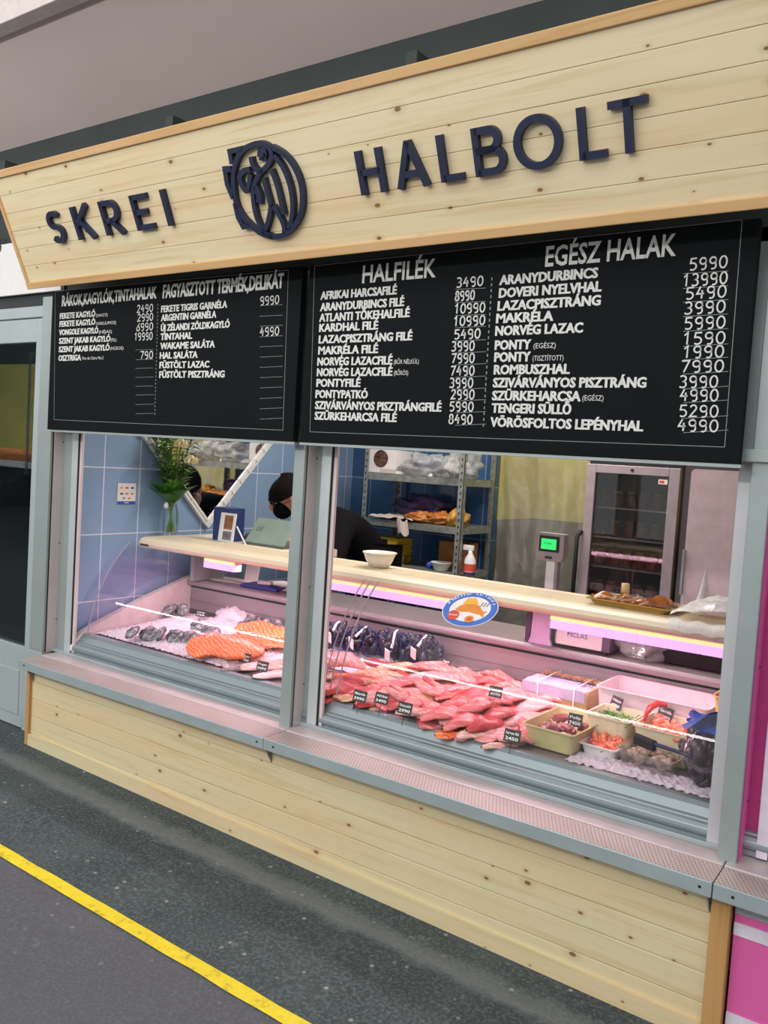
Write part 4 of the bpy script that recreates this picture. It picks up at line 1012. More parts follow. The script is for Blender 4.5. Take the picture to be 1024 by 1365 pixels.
shrimps(tr3, 60, .14, .16, .075, 'orange shrimp in the pale box right of the green seaweed', 'shrimps in the pale box', 1.1)
# chili lying on the shrimp box, tongs handle
x, y, z = PZ(868, 942, .11)
c0 = [at(862, 951, Z=.700), at(867, 943, Z=.715), at(877, 938, Z=.722), at(890, 940, Z=.72)]
t = thing('chili_pepper', 'shiny red chili pepper arched over the shrimp box edge', 'pepper', c0[0])
m_ = MB(); m_.tube([c0[0] - Vector((.0, .02, .02))] + c0, [.004, .008, .011, .011, .007], 10); m_.build('pod', M['chili'], t)
trb = tray(868, 935, .40, .23, .145, -.03, 'large white plastic tub at the back right of the counter', 'plastic_tub', plain('milky_white_tub', 'e6d2d6', .35), 'tub', flare=.06, xy=(-.845, .79))
for i in range(3):
    o = fil(.11, .05, .03, .5, .01, 60 + i).build('squid_piece', M['palepink'], origin=(0, 0, 0)); o.location = intray(trb, -.08 + .07 * i, -.04, .012); tag(o, 'pale squid piece lying in the large white tub', 'squid', 'squid pieces in the white tub')
# clams in a clear box
cz = PZ(872, 1020, .02); trc = tray(872, 1018, .185, .20, .06, -.05, 'clear plastic box full of brown clams at the front right', 'clear_box', 'clear', 'box')
cl0 = MB().ball((0, 0, 0), (.017, .014, .009), 12, 8, .1, 2, 4); co = None
for i in range(70):
    if co is None: o = co = cl0.build('clam', M['clam'], origin=(0, 0, 0))
    else: o = co.copy(); COL.objects.link(o)
    o.location = intray(trc, R.uniform(-.066, .066), R.uniform(-.075, .075), .016 + .036 * R.random()); o.rotation_euler = (R.uniform(-.9, .9), R.uniform(-.9, .9), R.random() * 6); tag(o, 'brown clam in the clear box at the front right', 'clam', 'clams in the clear box')
t = thing('tongs', 'black handled tongs lying across the clear clam box', 'tongs', at(860, 990, Z=.66))
pa, pb, pc = at(848, 982, Z=.665), at(873, 992, Z=.665), at(922, 1008, Z=.66)
m_ = MB(); m_.tube([pa, pb], [.013, .012], 10); m_.tube([pa - Vector((0, .0, .015)), pb - Vector((0, 0, .015))], [.011, .010], 10); m_.build('handle', M['dark'], t)
m_ = MB(); m_.tube([pb, pc], [.007, .006], 8); m_.build('blades', plain('dark_blue_steel', '2a2f52', .3, .4), t)
# bag of dark mussels at the right edge
x, y, z = PZ(940, 1045, .03)
t = thing('mussel_bag', 'upright net bag of dark brown mussels at the right end with blue top', 'net bag', (-.60, .40, zd(.4)))
bx, by, bz = -.585, .40, zd(.40)
m_ = MB(); m_.grid(lambda u, v: (bx + .075 * math.cos(2 * math.pi * u) * math.sin(math.pi * min(.97, v * .85 + .15)) * 1.05, by + .115 * math.sin(2 * math.pi * u) * math.sin(math.pi * min(.97, v * .85 + .15)) * 1.05, bz + .004 + .17 * (1 - v * .98)), 24, 14); m_.build('bag_film', glassm('thin_bag_film', (.96, .96, .96), .2, .1, 1.4, .05), t)
m_ = MB(); 
for i in range(4): m_.grid(lambda u, v: (bx - .055 + .11 * u + .01 * math.sin(9 * v + i), by + .01 + .09 * v - .03 * i, bz + .18 + .04 * math.sin(3 * u + i * 1.7) * (1 - v) + .012 * i), 8, 5)
m_.build('blue_top', M['bluelid'], t)
for i in range(60):
    hh = R.random(); a = R.random() * 6.283; rr = (.5 + .42 * R.random()) * math.sin(math.pi * (.25 + .6 * (1 - hh)))
    o = mp.copy(); COL.objects.link(o); o.data = mp.data.copy() if i == 0 else mb2.data
    if i == 0: mb2 = o; o.data.materials[0] = M['musselbrown']
    o.location = (bx + .066 * rr * math.cos(a), by + .10 * rr * math.sin(a), bz + .022 + .13 * hh); o.rotation_euler = (R.random() * 6, R.random() * 6, R.random() * 6); o.scale = (1.5, 1.5, 1.5)
    tag(o, 'dark brown mussel in the upright bag at the right end', 'mussel', 'mussels in the right end bag')
tr4 = tray(962, 925, .19, .20, .12, -.05, 'yellow plastic tub of orange sticks at the right edge of the counter', 'plastic_tub', plain('warm_yellow_tub', 'e0b768', .4), 'tub', flare=.12, z0=.660, xy=(-.535, .76))
for i in range(7):
    p = Vector(intray(tr4, -.06 + .02 * i, 0, .06)); o = MB().tube([p + Vector((0, -.07, .02)), p + Vector((.01, .07, .045))], .009, 8).build('carrot_stick', plain('orange_carrot', 'e0702a', .5) if i == 0 else bpy.data.materials['orange_carrot']); tag(o, 'orange stick in the yellow tub at the right edge', 'vegetable', 'orange sticks in the tub')
MB().box(-.62, -.45, .68, .84, zd(.76) + .012, .658).build('riser_block', M['white']); tag(bpy.data.objects['riser_block'], 'white block under the yellow tub at the right end', 'block')
# clear packs, foam tray, wooden crate
for i, (px, py, lb) in enumerate(((628, 897, 'clear plastic pack of pink fish slices beside the horseshoe steak'), (657, 899, 'clear plastic pack of fish in front of the case back wall'))):
    tp_ = tray(px, py, .15, .14, .05, .0, lb, 'clear_pack', 'clear', 'pack', flare=.1)
    o = fil(.10, .07, .03, .6, .01, 40 + i).build('fish_slice', M['pink'], origin=(0, 0, 0)); o.location = intray(tp_, 0, 0, .012); tag(o, ['pink fish slice inside the clear pack near the steak', 'pink fish slice inside the clear pack nearer the white tray'][i], 'fish')
trw = tray(695, 908, .20, .20, .035, .0, 'white foam tray of orange and red fish at the back of the counter', 'foam_tray', 'white', 'tray', xy=at(686, 908, Z=.66))
for i, (u, v, mt) in enumerate(((-.05, -.02, 'salmon'), (.0, 0, 'salmon'), (.05, -.02, 'coral'), (.02, -.07, 'coral'))):
    o = fil(.15, .07, .03, .2, .01, 50 + i).build('fish_slice', M[mt], origin=(0, 0, 0)); o.location = intray(trw, u, v, .02 + .005 * i); o.rotation_euler = (0, 0, .5 * i); tag(o, 'orange red fish slice on the white foam tray', 'fish', 'slices on the white foam tray')
cq = at(767, 903, Z=.685); cx, cyy = cq.x, min(cq.y, .80)
t = thing('fish_crate', 'string tied wooden crate under a printed paper sheet at the back', 'crate', (cx, cyy, zd(cyy)))
t.rotation_euler = (0, 0, -.03); L_, W_, H_ = .27, .20, .10
m_ = MB(); m_.box(-L_ / 2, L_ / 2, -W_ / 2, -W_ / 2 + .008, 0, H_); m_.box(-L_ / 2, L_ / 2, W_ / 2 - .008, W_ / 2, 0, H_ + .01); m_.box(-L_ / 2, -L_ / 2 + .008, -W_ / 2, W_ / 2, 0, H_); m_.box(L_ / 2 - .008, L_ / 2, -W_ / 2, W_ / 2, 0, H_ + .01); m_.box(-L_ / 2, L_ / 2, -W_ / 2, W_ / 2, 0, .008)
m_.build('wood_box', M['batten'], t, True, bevel=.002)
m_ = MB(); m_.grid(lambda u, v: (-L_ / 2 - .004 + (L_ * .97) * u, -W_ / 2 - .004 + .14 * v, H_ + .004 + .006 * noise.noise(Vector((u * 4, v * 4, 2)))), 14, 8); m_.grid(lambda u, v: (-L_ / 2 - .004 + (L_ * .97) * u, -W_ / 2 - .005, H_ + .004 - .04 * v), 14, 2); m_.build('paper_sheet', plain('lilac_white_paper', 'b9abc6', .7, var=.15), t, True)
m_ = MB()
for j, (s_, w_) in enumerate((('КРЕВЕТКА', .16), ('СЕВЕРНАЯ', .15), ('1 кг', .05))): text_mb(s_, w_, .016, H_ + .0125, .01, m_, -.10, .02 - .03 * j)
text_mb('30 Ц', .06, .03, H_ + .0125, .02, m_, .06, -.03); m_.build('print', plain('lilac_print', '4e3f78', .7), t, True)
m_ = MB()
for i in range(16): m_.ball((-.118 + .0158 * i, .075 + .008 * math.sin(i * 2.1), H_ + .004), (.014, .012, .010), 8, 6, .3, 2, i)
m_.build('dried_fish_filling', M['brownpaper'], t, True)
m_ = MB()
for xs_ in (-.07, .08): m_.tube([(xs_, -W_ / 2 - .007, .0), (xs_, -W_ / 2 - .007, H_ + .012), (xs_, W_ / 2 + .003, H_ + .02), (xs_, W_ / 2 + .003, 0)], .0022, 5)
m_.build('string', M['white'], t, True)
# price cards
def card(px, py, l1, l2, lb, rz=.05, w_=.058, h_=.042, up=.045, tilt=-.32):
    x, y, z = PZ(px, py, up); zc = z + up
    t = thing('price_card', lb, 'price card', (x, y, zc)); t.rotation_euler = (tilt, 0, rz)
    MB().box(-w_ / 2, w_ / 2, -.0012, .0012, -h_ / 2, h_ / 2).build('card', M['tag'], t, True)
    m_ = text_mb(l1, w_ * .8, h_ * .22, 0, .02, None, -w_ * .4, h_ * .1); text_mb(l2, w_ * .8, h_ * .26, 0, .02, m_, -w_ * .4, -h_ * .34)
    m_.xform(Matrix(((1, 0, 0, 0), (0, 0, -1, -.0018), (0, 1, 0, 0), (0, 0, 0, 1)))); m_.build('handwriting', M['tagtext'], t, True)
    m_ = MB(); m_.tube([(0, .002, -h_ / 2), (0, .004, -h_ / 2 - max(.006, up - h_ / 2))], .0012, 6); m_.build('spike', M['tag'], t, True)
card(327, 877, 'Lazac', '7990', 'black price card in front of the salmon, left of two by the post', .1); card(350, 888, 'Fogas', '8490', 'black price card in front of the pale fillets beside the post', .1); card(268, 818, 'Osztriga', '790', 'small black price card stuck in the ice among the oysters', .2, .06, .035, .065)
card(480, 928, 'Makréla', '3990', 'first black price card along the front of the right window', up=.065); card(509, 931, 'Afrikai', '3490', 'second black price card along the front of the right window', up=.065); card(540, 944, 'Ponty patkó', '2990', 'third black price card along the front of the right window', up=.065)
card(683, 981, 'harcsa filé', '2450', 'black price card in front of the pale pink fillets left of the octopus', up=.06); card(595, 884, 'Kagyló', '2490', 'tilted black price card beside the rightmost mussel net', -.4, .055, .038, .08); card(661, 922, 'Tintahal', '4990', 'black price card in the middle of the fillet heap under the glare line', .1, .05, .04, .13)
card(767, 960, 'Polip', '7450', 'black price card stuck in the octopus box', .1, .05, .045, .075); card(822, 937, 'Wakame', '4990', 'tilted black price card stuck in the green seaweed', -.6, .06, .045, .115); card(826, 970, 'Garnéla', '5490', 'black price card between the seaweed box and the shrimp tray', .05, .06, .035, .05); card(887, 952, 'Garnéla', '9990', 'tilted black price card above the shrimps next to the red chili', -.55, .07, .05, .115)

# ================================================================== ON AND BEHIND THE COUNTER
b = thing('work_shelf', 'low shelf behind the left end of the counter top', 'shelf', (-3.0, .95, .98))
B(-3.45, -2.62, .805, 1.10, 1.0, CT - .002).build('shelf_board', M['cream'], b); B(-3.43, -3.40, .85, 1.08, .79, 1.0).build('leg', M['alu'], b); B(-2.68, -2.65, .85, 1.08, .79, 1.0).build('leg', M['alu'], b)
# vase and bouquet
v0 = at(226, 711, Z=CT); vx, vy = v0.x + .015, v0.y - .035
vx = max(vx, XW + .07)
t = thing('glass_vase', 'clear glass vase of water on the left end of the counter top', 'vase', (vx, vy, CT))
m_ = MB(); m_.lathe([(.0, .001), (.036, .001), (.040, .01), (.043, .06), (.041, .12), (.032, .155), (.030, .17), (.028, .17), (.030, .155), (.038, .12), (.040, .06), (.037, .012), (0, .008)], (vx, vy, CT), 24); m_.build('glass_body', M['vaseglass'], t)
m_ = MB(); m_.lathe([(0, .135), (.034, .135)], (vx, vy, CT), 20); m_.build('water', M['vaseglass'], t)
bq = thing('bouquet', 'leafy green bouquet with two cream roses in the glass vase', 'bouquet', (vx, vy, CT + .01))
VB = Vector((vx, vy, CT)); dirs = []
m_ = MB(); tips = []
for i in range(18):
    a = R.random() * 6.283; k = .02 * R.random() + .006
    b0_ = VB + Vector((math.cos(a) * k, math.sin(a) * k, .012)); nk = VB + Vector((math.cos(a + 3) * .012, math.sin(a + 3) * .012, .17))
    tp_ = VB + Vector((R.uniform(-.02, .09), R.uniform(-.15, .10), R.uniform(.36, .68))); tips.append((nk, tp_))
    m_.tube([b0_, nk, (nk + tp_) / 2 + Vector((0, 0, .02)), tp_], [.003, .003, .0025, .0015], 6)
m_.build('stem', M['stem'], bq)
def leaf(m_, base, d, L, W_, up=Vector((0, 0, 1)), cup=.2):
    d = d.normalized(); s_ = d.cross(up); s_ = s_.normalized() if s_.length > .05 else Vector((1, 0, 0)); n_ = s_.cross(d)
    def f(u, v):
        wv = W_ * math.sin(math.pi * min(1, u * .97 + .03)) ** .8 * (1 - .25 * u); q = (v - .5)
        return base + d * L * u + s_ * wv * q + n_ * (abs(q) * wv * cup * 2 - L * .25 * u * u)
    m_.grid(f, 6, 2)
m_ = MB()
for nk, tp_ in tips:
    for j in range(18):
        q = .2 + .8 * j / 17; p = nk.lerp(tp_, q); a = R.random() * 6.283
        leaf(m_, p, Vector((math.cos(a), math.sin(a), R.uniform(.0, .9))), R.uniform(.04, .075), R.uniform(.018, .034))
m_.build('small_leaves', M['leaf2'], bq)
m_ = MB()
for a, L, W_, e in ((-.6, .20, .15, 1.6), (-1.8, .19, .14, 1.5), (.5, .18, .12, 1.3), (2.6, .16, .11, 1.6), (-1.2, .15, .11, .8), (3.9, .18, .13, 1.5), (-2.4, .17, .12, 1.0), (-.1, .16, .12, 1.1)): leaf(m_, VB + Vector((0, 0, .16)), Vector((math.cos(a), math.sin(a), e)), L, W_)
m_.build('large_leaves', M['leaf'], bq)
def rose(px, py, X):
    p = at(px, py, X=X); m_ = MB()
    for k in range(3):
        for j in range(5):
            a = j * 1.2566 + k * .5; r = .010 + .010 * k; lean = .3 + .35 * k
            leaf(m_, p + Vector((math.cos(a) * r * .5, math.sin(a) * r * .5, -.02)), Vector((math.cos(a) * lean, math.sin(a) * lean, 1)), .042 - .004 * k, .034, Vector((math.cos(a), math.sin(a), .01)), .5)
    m_.ball(tuple(p), .012, 8, 6); o = m_.build('rose', M['rose'], bq); s_ = MB(); s_.tube([VB + Vector((0, 0, .17)), p - Vector((0, 0, .02))], .002, 5); s_.build('stem', M['stem'], bq)
rose(242, 590, vx + .13); rose(255, 612, vx + .12)
o = MB().ball((vx + .01, vy - .045, CT + .158), (.012, .012, .018), 10, 7, .4, 2, 2).build('ribbon_knot', M['white'], bq)
# blue carton, framed leaflet, laptop
p = at(302, 722, Y=.775)
t = thing('blue_carton', 'dark blue carton standing on the counter top right of the vase', 'carton', (p.x - .06, .82, CT)); q = at(296, 676, Y=.82)
B(p.x - .13, p.x - .0, .80, .90, CT, q.z).build('carton_body', M['bluebox'], t, bevel=.002)
lf = thing('leaflet_holder', 'white framed leaflet with brown pictures leaning on the blue carton', 'leaflet', (p.x + .0, .77, CT)); x0, x1 = at(292, 700, Y=.78).x, at(312, 700, Y=.78).x
lf.rotation_euler = (-.12, 0, 0); w_ = x1 - x0; lf.location = (x0, .775, CT)
B(0, w_, 0, .006, 0, .15).build('frame', M['paper'], lf, True)
B(w_ * .3, w_ * .85, -.002, 0, .065, .138).build('picture', plain('brown_picture', '8a5a38', .5, var=.5, sc=40), lf, True); B(w_ * .3, w_ * .85, -.002, 0, .01, .055).build('picture', plain('grey_picture', '6d6a72', .5, var=.5, sc=40), lf, True)
p0, p1 = at(322, 730, Y=.80), at(374, 737, Y=.80)
t = thing('laptop', 'open laptop with pale grey green lid beside the person', 'laptop', (p0.x, .81, CT)); w_ = p1.x - p0.x
lid = MB(); lid.box(0, w_, 0, .008, 0, .17); lid.xform(Matrix.Rotation(math.radians(-38), 4, 'X')); lid.build('lid', M['greengrey'], t, True, bevel=.003)
lid = MB(); lid.box(w_ * .12, w_ * .28, -.002, 0, .09, .115); lid.xform(Matrix.Rotation(math.radians(-38), 4, 'X')); lid.build('logo_patch', plain('darker_patch', '6f8078', .4), t, True)
B(0, w_, 0.0, .20, 0, .012).build('keyboard_base', plain('laptop_grey', '55585a', .4), t, True)
o = MB().tube([at(316, 702, Y=.79), at(328, 727, Y=.78)], .004, 6).build('white_rod', M['white']); tag(o, 'thin white rod leaning between leaflet and laptop', 'rod')
# card with payment marks on the tiles
c = [at(*q, X=XW + .001) for q in ((157, 644), (181, 645), (181, 673), (156, 672))]
ys = (c[0].y, c[1].y); t = thing('payment_card_sign', 'small white payment sign with blue foot on the left tiled wall', 'sign', (XW, ys[0], c[3].z))
Yw, Hh_ = ys[1] - ys[0], c[0].z - c[3].z
B(0.0005, .004, 0, Yw, 0, Hh_).build('card', M['paper'], t, True); B(.004, .0048, 0, Yw, 0, Hh_ * .14).build('blue_foot', M['cardblue'], t, True)
for i, (u, v, mt) in enumerate(((.2, .78, 'stickyel'), (.5, .78, 'stickred'), (.8, .78, 'cardblue'), (.22, .5, 'stickbrown'), (.5, .5, 'frgrey'), (.8, .5, 'stickor'), (.35, .28, 'frgrey'), (.65, .28, 'stickor'))):
    B(.004, .0048, Yw * (u - .08), Yw * (u + .08), Hh_ * (v - .045), Hh_ * (v + .045)).build('mark', M[mt], t, True)
B(.0048, .0052, Yw * .38, Yw * .62, Hh_ * .05, Hh_ * .09).build('foot_mark', M['paper'], t, True)
# mirror: square turned on its corner
cm = at(277, 704, X=XW + .02); hd = .60
MM = Matrix.Translation((XW + .004, cm.y, cm.z + hd)) @ Matrix.Rotation(math.radians(.7), 4, 'Z') @ Matrix.Rotation(math.radians(45), 4, 'X')
mr = thing('mirror', 'square mirror hung on its corner with white segmented frame on the left wall', 'mirror', matrix=MM); sd = hd / math.sqrt(2)
MB().box(0, .010, -sd + .03, sd - .03, -sd + .03, sd - .03).build('mirror_glass', M['mirror'], mr, True)
for k in range(4):
    f_ = MB()
    for i in range(9):
        a = -sd + .002 + (2 * sd - .03) * i / 9; b_ = -sd + (2 * sd - .03) * (i + 1) / 9
        f_.box(0, .022, a, b_ - .002, -sd, -sd + .011); f_.box(0, .022, a, b_ - .002, -sd + .022, -sd + .033); f_.box(0, .012, a, b_ - .004, -sd + .011, -sd + .022); f_.box(0, .0215, a, a + .006, -sd + .011, -sd + .022)
    f_.xform(Matrix.Rotation(math.radians(90 * k), 4, 'X')); f_.build('frame_side', M['white'], mr, True)
# bowl, tray of dried fish, plastic bag
p = at(494, 757, Z=CT); bx, by = p.x + .01, p.y + .05
m_ = MB(); m_.lathe([(0, .002), (.045, .002), (.062, .035), (.072, .062), (.076, .062), (.076, .066), (.070, .066), (.058, .034), (.042, .007), (0, .007)], (bx, min(by, .72), CT + .0015), 28)
tag(m_.build('plastic_bowl', plain('white_bowl_plastic', 'e9ddd0', .35)), 'empty white plastic bowl on the cream counter top right of the middle post', 'bowl')
c0 = at(830, 812, Z=CT + .01); tx, ty = c0.x, .66
trd = tray(830, 812, .30, .18, .022, -.06, 'golden card tray of smoked fish under film on the counter top', 'food_tray', plain('golden_tray_card', 'a8833f', .4), 'tray', z0=CT + .002); trd[0].location = (tx, ty, CT + .002); trd = (trd[0], Vector((tx, ty, CT + .002)), -.06)
gold = fishm('smoked_fish', '8a4a22', 'd88a3c')
for i in range(14):
    o = fil(.085, .032, .02, .3, .004, 90 + i).build('smoked_fish', gold, origin=(0, 0, 0)); o.location = intray(trd, -.11 + .035 * (i % 7), -.035 + .07 * (i // 7), .012); o.rotation_euler = (0, 0, .6 + .25 * R.random()); tag(o, 'golden smoked fish under film on the golden counter tray', 'fish', 'smoked fish on the counter tray')
m_ = MB(); m_.grid(lambda u, v: intray(trd, -.145 + .29 * u, -.085 + .17 * v, .030 + .008 * noise.noise(Vector((u * 9, v * 7, 1))) - .01 * (abs(u - .5) * 2) ** 4), 40, 24); m_.build('film', M['clear'], None); o = bpy.data.objects['film']; o.parent = trd[0]; o.matrix_parent_inverse = Matrix.Identity(4); o.location = Matrix.Rotation(.06, 3, 'Z') @ (Vector(o.location) - Vector((tx, ty, CT + .002))); o.rotation_euler = (0, 0, .06)
p = at(806, 802, Z=CT + .02); t = thing('small_jar', 'tiny cream capped jar standing at the back left corner of the smoked fish tray', 'jar', (p.x, .77, CT))
m_ = MB(); m_.lathe([(0, 0), (.014, 0), (.014, .03), (0, .03)], (p.x, .775, CT + .0015), 14); m_.build('jar_body', M['vaseglass'], t); m_ = MB(); m_.lathe([(0, .03), (.0155, .03), (.0145, .065), (0, .066)], (p.x, .775, CT + .0015), 14); m_.build('cap', M['cork'], t)
bgx, bgy = at(925, 838, Z=CT + .03).x, .60
m_ = MB()
def bagf(u, v):
    x = bgx - .14 + .36 * u; y = .475 + .36 * v
    z = CT + .012 + .075 * (math.sin(math.pi * min(1, max(0, u * .9 + .08))) * math.sin(math.pi * min(1, v * .8 + .2))) + .014 * noise.noise(Vector((u * 5, v * 5, 3))) + .006 * noise.noise(Vector((u * 16, v * 14, 8)))
    if u < .22 and v > .55: z += .15 * max(0, 1 - abs(u - .10) / .055) * max(0, 1 - abs(v - .8) / .22)
    return (x, y, z)
m_.grid(bagf, 48, 36); m_.grid(lambda u, v: (bgx - .14 + .36 * u, .475 - .006 * math.sin(math.pi * v), CT + .012 - .04 * v + .004 * math.sin(u * 30)), 30, 4)
tag(m_.build('plastic_bag', glassm('milky_plastic_bag', (.95, .95, .95), .9, .16, 1.5, 1.1)), 'crumpled clear white plastic bag on the right end of the counter top', 'bag')
# on the work ledge: papers, blue book, roll, scale, clear bag
LZ = .787
p = at(330, 773, Z=LZ); t = MB().obox((p.x - .05, min(p.y, 1.05), LZ + .003), (.30, .13, .004), .15); tag(t.build('paper_sheets', M['paper']), 'white papers lying on the ledge behind the oysters', 'paper')
p = at(358, 780, Z=LZ); t = thing('blue_book', 'dark blue folder on the ledge beside the white papers', 'folder', (p.x + .06, 1.03, LZ)); MB().obox((p.x + .06, 1.03, LZ + .009), (.24, .15, .014), .1).build('cover', plain('violet_blue_cover', '33348e', .45), t, bevel=.002)
o = MB().obox((p.x + .05, 1.03, LZ + .027), (.08, .035, .018), .3).build('calculator', M['white'], bevel=.004); tag(o, 'small white device lying on the dark blue folder', 'device')
p = at(318, 765, Z=.84); o = MB().obox((p.x, 1.12, LZ + .055), (.09, .006, .10), .1, -.2).build('price_list', M['paper']); tag(o, 'upright white paper notice on the ledge at the left', 'paper')
p = at(455, 770, Z=LZ); m_ = MB(); m_.grid(lambda u, v: (p.x - .1 + .32 * u, 1.0 + .14 * v, LZ + .004 + .03 * max(0, math.sin(3 * u)) * v + .008 * noise.noise(Vector((u * 5, v * 5, 4)))), 16, 8); tag(m_.build('wrapping_paper', M['paper']), 'loose white wrapping paper on the ledge behind the mussel nets', 'paper')
p = at(701, 849, Z=LZ + .025); t = thing('paper_roll', 'small white roll of paper left of the scale on the ledge', 'paper roll', (p.x, 1.0, LZ))
m_ = MB(); m_.tube([(p.x, .93, LZ + .026), (p.x - .0, 1.06, LZ + .026)], .025, 18); m_.build('roll', M['paper'], t); m_ = MB(); m_.tube([(p.x, .9285, LZ + .026), (p.x, .931, LZ + .026)], .011, 12); m_.build('core', M['brownpaper'], t)
s0 = at(735, 770, Y=1.02).x
sc_ = thing('weighing_scale', 'shop scale on a column with green lit display behind the counter', 'scale', (s0, 1.0, LZ))
px0, px1 = at(741, 860, Y=.94).x, at(803, 860, Y=.94).x
B(px0, px1, .935, 1.16, LZ + .012, .885).build('scale_body', M['white'], sc_, bevel=.004); B(px0 - .01, px1 + .02, .93, 1.17, LZ + .0, LZ + .012).build('foot_plate', M['frdark'], sc_); B(px1 + .001, px1 + .03, .94, 1.12, LZ + .01, .885).build('side_panel', plain('grey_violet_side', '6d5f78', .4), sc_)
tm = text_mb('MCLAS', .085, .020, 0, .0, None, px0 + .05, .838); tm.xform(Matrix(((1, 0, 0, 0), (0, 0, -1, .9335), (0, 1, 0, 0), (0, 0, 0, 1)))); tm.build('lettering', M['bluetext'], sc_)
fx0, fx1 = at(707, 865, Y=.935).x, at(733, 865, Y=.935).x
m_ = MB(); m_.prism([(fx0 - .004, LZ), (fx1 + .012, LZ), (fx1 + .002, LZ + .03), (fx1 - .002, .985), (fx0 + .012, .985), (fx0 + .006, LZ + .03)], 'Y', .915, .93); m_.build('column_foot', plain('purple_lit_foot', 'c4b2d2', .4), sc_)  # purple light on the foot put into its colour
B(fx0 - .022, fx0, .92, .935, LZ, .985).build('column_shadow_side', plain('shaded_violet_side', '4b4156', .5), sc_)  # dark strip added as the shaded left side of the foot
B(s0 - .02, s0 + .02, 1.0, 1.035, LZ, 1.15).build('column', M['alulight'], sc_, bevel=.003); B(s0 + .02, s0 + .032, 1.0, 1.035, LZ, 1.15).build('column_edge', plain('column_grey', '7f7b7d', .4), sc_)
hx0, hx1 = at(716, 730, Y=.99).x, at(752, 730, Y=.99).x; hz0, hz1 = at(735, 748, Y=.99).z, at(735, 711, Y=.99).z
hd_ = MB(); hd_.prism([(hx0 + .006, hz0), (hx1 - .008, hz0), (hx1, hz0 + .02), (hx1, hz1), (hx0, hz1), (hx0, hz0 + .02)], 'Y', .985, 1.035); hd_.build('display_head', plain('scale_head_grey', '8a8285', .45), sc_, bevel=.004)
w_ = hx1 - hx0; h_ = hz1 - hz0
B(hx0 + w_ * .1, hx1 - w_ * .16, .9815, .985, hz0 + h_ * .33, hz1 - h_ * .1).build('display_bezel', M['dark'], sc_); B(hx0 + w_ * .18, hx1 - w_ * .26, .980, .9816, hz0 + h_ * .42, hz1 - h_ * .2).build('display_screen', M['screen'], sc_)
MB().box(hx0 + w_ * .35, hx1 - w_ * .4, .983, .985, hz0 + h_ * .08, hz0 + h_ * .17).build('badge', M['frdark'], sc_)
tm = text_mb('0.000', w_ * .3, .008, 0, 0, None, hx0 + w_ * .28, hz0 + h_ * .6); tm.xform(Matrix(((1, 0, 0, 0), (0, 0, -1, .9795), (0, 1, 0, 0), (0, 0, 0, 1)))); tm.build('digits', M['frdark'], sc_)
p = at(838, 873, Z=LZ + .04); crumple('clear_bag', (p.x, 1.02, LZ), (.09, .06, .055), M['bagclear'], 'small crumpled clear bag on the ledge right of the scale', 6)
B(at(858, 880, Y=1.0).x, -.38, 1.0, 1.2, LZ + .001, .90).build('black_crate', M['dark'], bevel=.004); tag(bpy.data.objects['black_crate'], 'low black box on the ledge at the right end', 'box')

# ================================================================== BACK OF THE SHOP
# steel rack
rk = thing('steel_rack', 'galvanised steel shelf rack against the blue tiled back wall', 'shelf rack', (-2.78, 2.0, 0)); rx0, rx1, ry0, ry1 = -3.135, -2.405, 2.0, 2.40
for i, (x, y) in enumerate(((rx0, ry0), (rx1, ry0), (rx0, ry1), (rx1, ry1))):
    m_ = MB(); sx_ = 1 if x == rx0 else -1; sy_ = 1 if y == ry0 else -1
    a, b_ = sorted((x, x + sx_ * .035)); c_, d_ = sorted((y, y + sy_ * .003)); m_.box(a, b_, c_, d_, .0, 1.9); a, b_ = sorted((x, x + sx_ * .003)); c_, d_ = sorted((y, y + sy_ * .035)); m_.box(a, b_, c_, d_, .0, 1.9)
    o = m_.build('upright', M['galv'], rk); m_ = MB()
    for k in range(28):
        z = .70 + .04 * k; yy = y - .0006 if sy_ > 0 else y - .0036; m_.box(x + sx_ * .018 - .004, x + sx_ * .018 + .004, yy, yy + .0008, z, z + .016)
    m_.build('slots', M['dark'], o)
SZ = (.865, 1.145, 1.432)
for z in SZ:
    m_ = MB(); m_.box(rx0 + .004, rx1 - .004, ry0 + .004, ry1 - .004, z - .004, z); m_.box(rx0 + .036, rx1 - .036, ry0 + .003, ry0 + .006, z - .042, z); m_.box(rx1 - .006, rx1 - .003, ry0 + .036, ry1 - .036, z - .042, z); m_.box(rx0 + .003, rx0 + .006, ry0 + .036, ry1 - .036, z - .042, z); m_.build('shelf', M['galv'], rk)
def onr(px, py, z): return at(px, py, Z=z)
z = SZ[2]; xa, xb = at(492, 610, Y=2.06).x, at(528, 610, Y=2.06).x
t = thing('shellfish_box', 'white cardboard box with a round mussel picture on the top rack shelf', 'box', (xa, 2.06, z)); B(xa, xb, 2.06, 2.26, z + .002, z + .15).build('carton', M['paper'], t, bevel=.002)
m_ = MB(); cxx = (xa + xb) / 2 - .01; m_.tube([(cxx, 2.0575, z + .092), (cxx, 2.0595, z + .092)], .055, 24); m_.build('picture', plain('mussel_picture', '5a4038', .5, var=.9, sc=45), t)
o = B(at(508, 622, Y=2.03).x, at(526, 622, Y=2.03).x, 2.02, 2.05, z + .002, z + .03).build('small_carton', M['whitebag'], bevel=.002); tag(o, 'small pale carton in front of the white mussel box on the rack', 'box')
crumple('clear_bag', (-2.72, 2.15, z), (.17, .12, .075), M['bagclear'], 'large crumpled clear bag on the top rack shelf beside the mussel box', 3)
crumple('clear_bag', (-2.50, 2.12, z), (.10, .14, .085), M['bagclear'], 'crumpled clear bag hanging over the right end of the top rack shelf', 5)
o = B(-2.95, -2.66, 2.05, 2.2, z + .002, z + .02).build('flat_carton', M['paper'], bevel=.002); tag(o, 'flat white carton under the clear bag on the top rack shelf', 'box')
z = SZ[1]
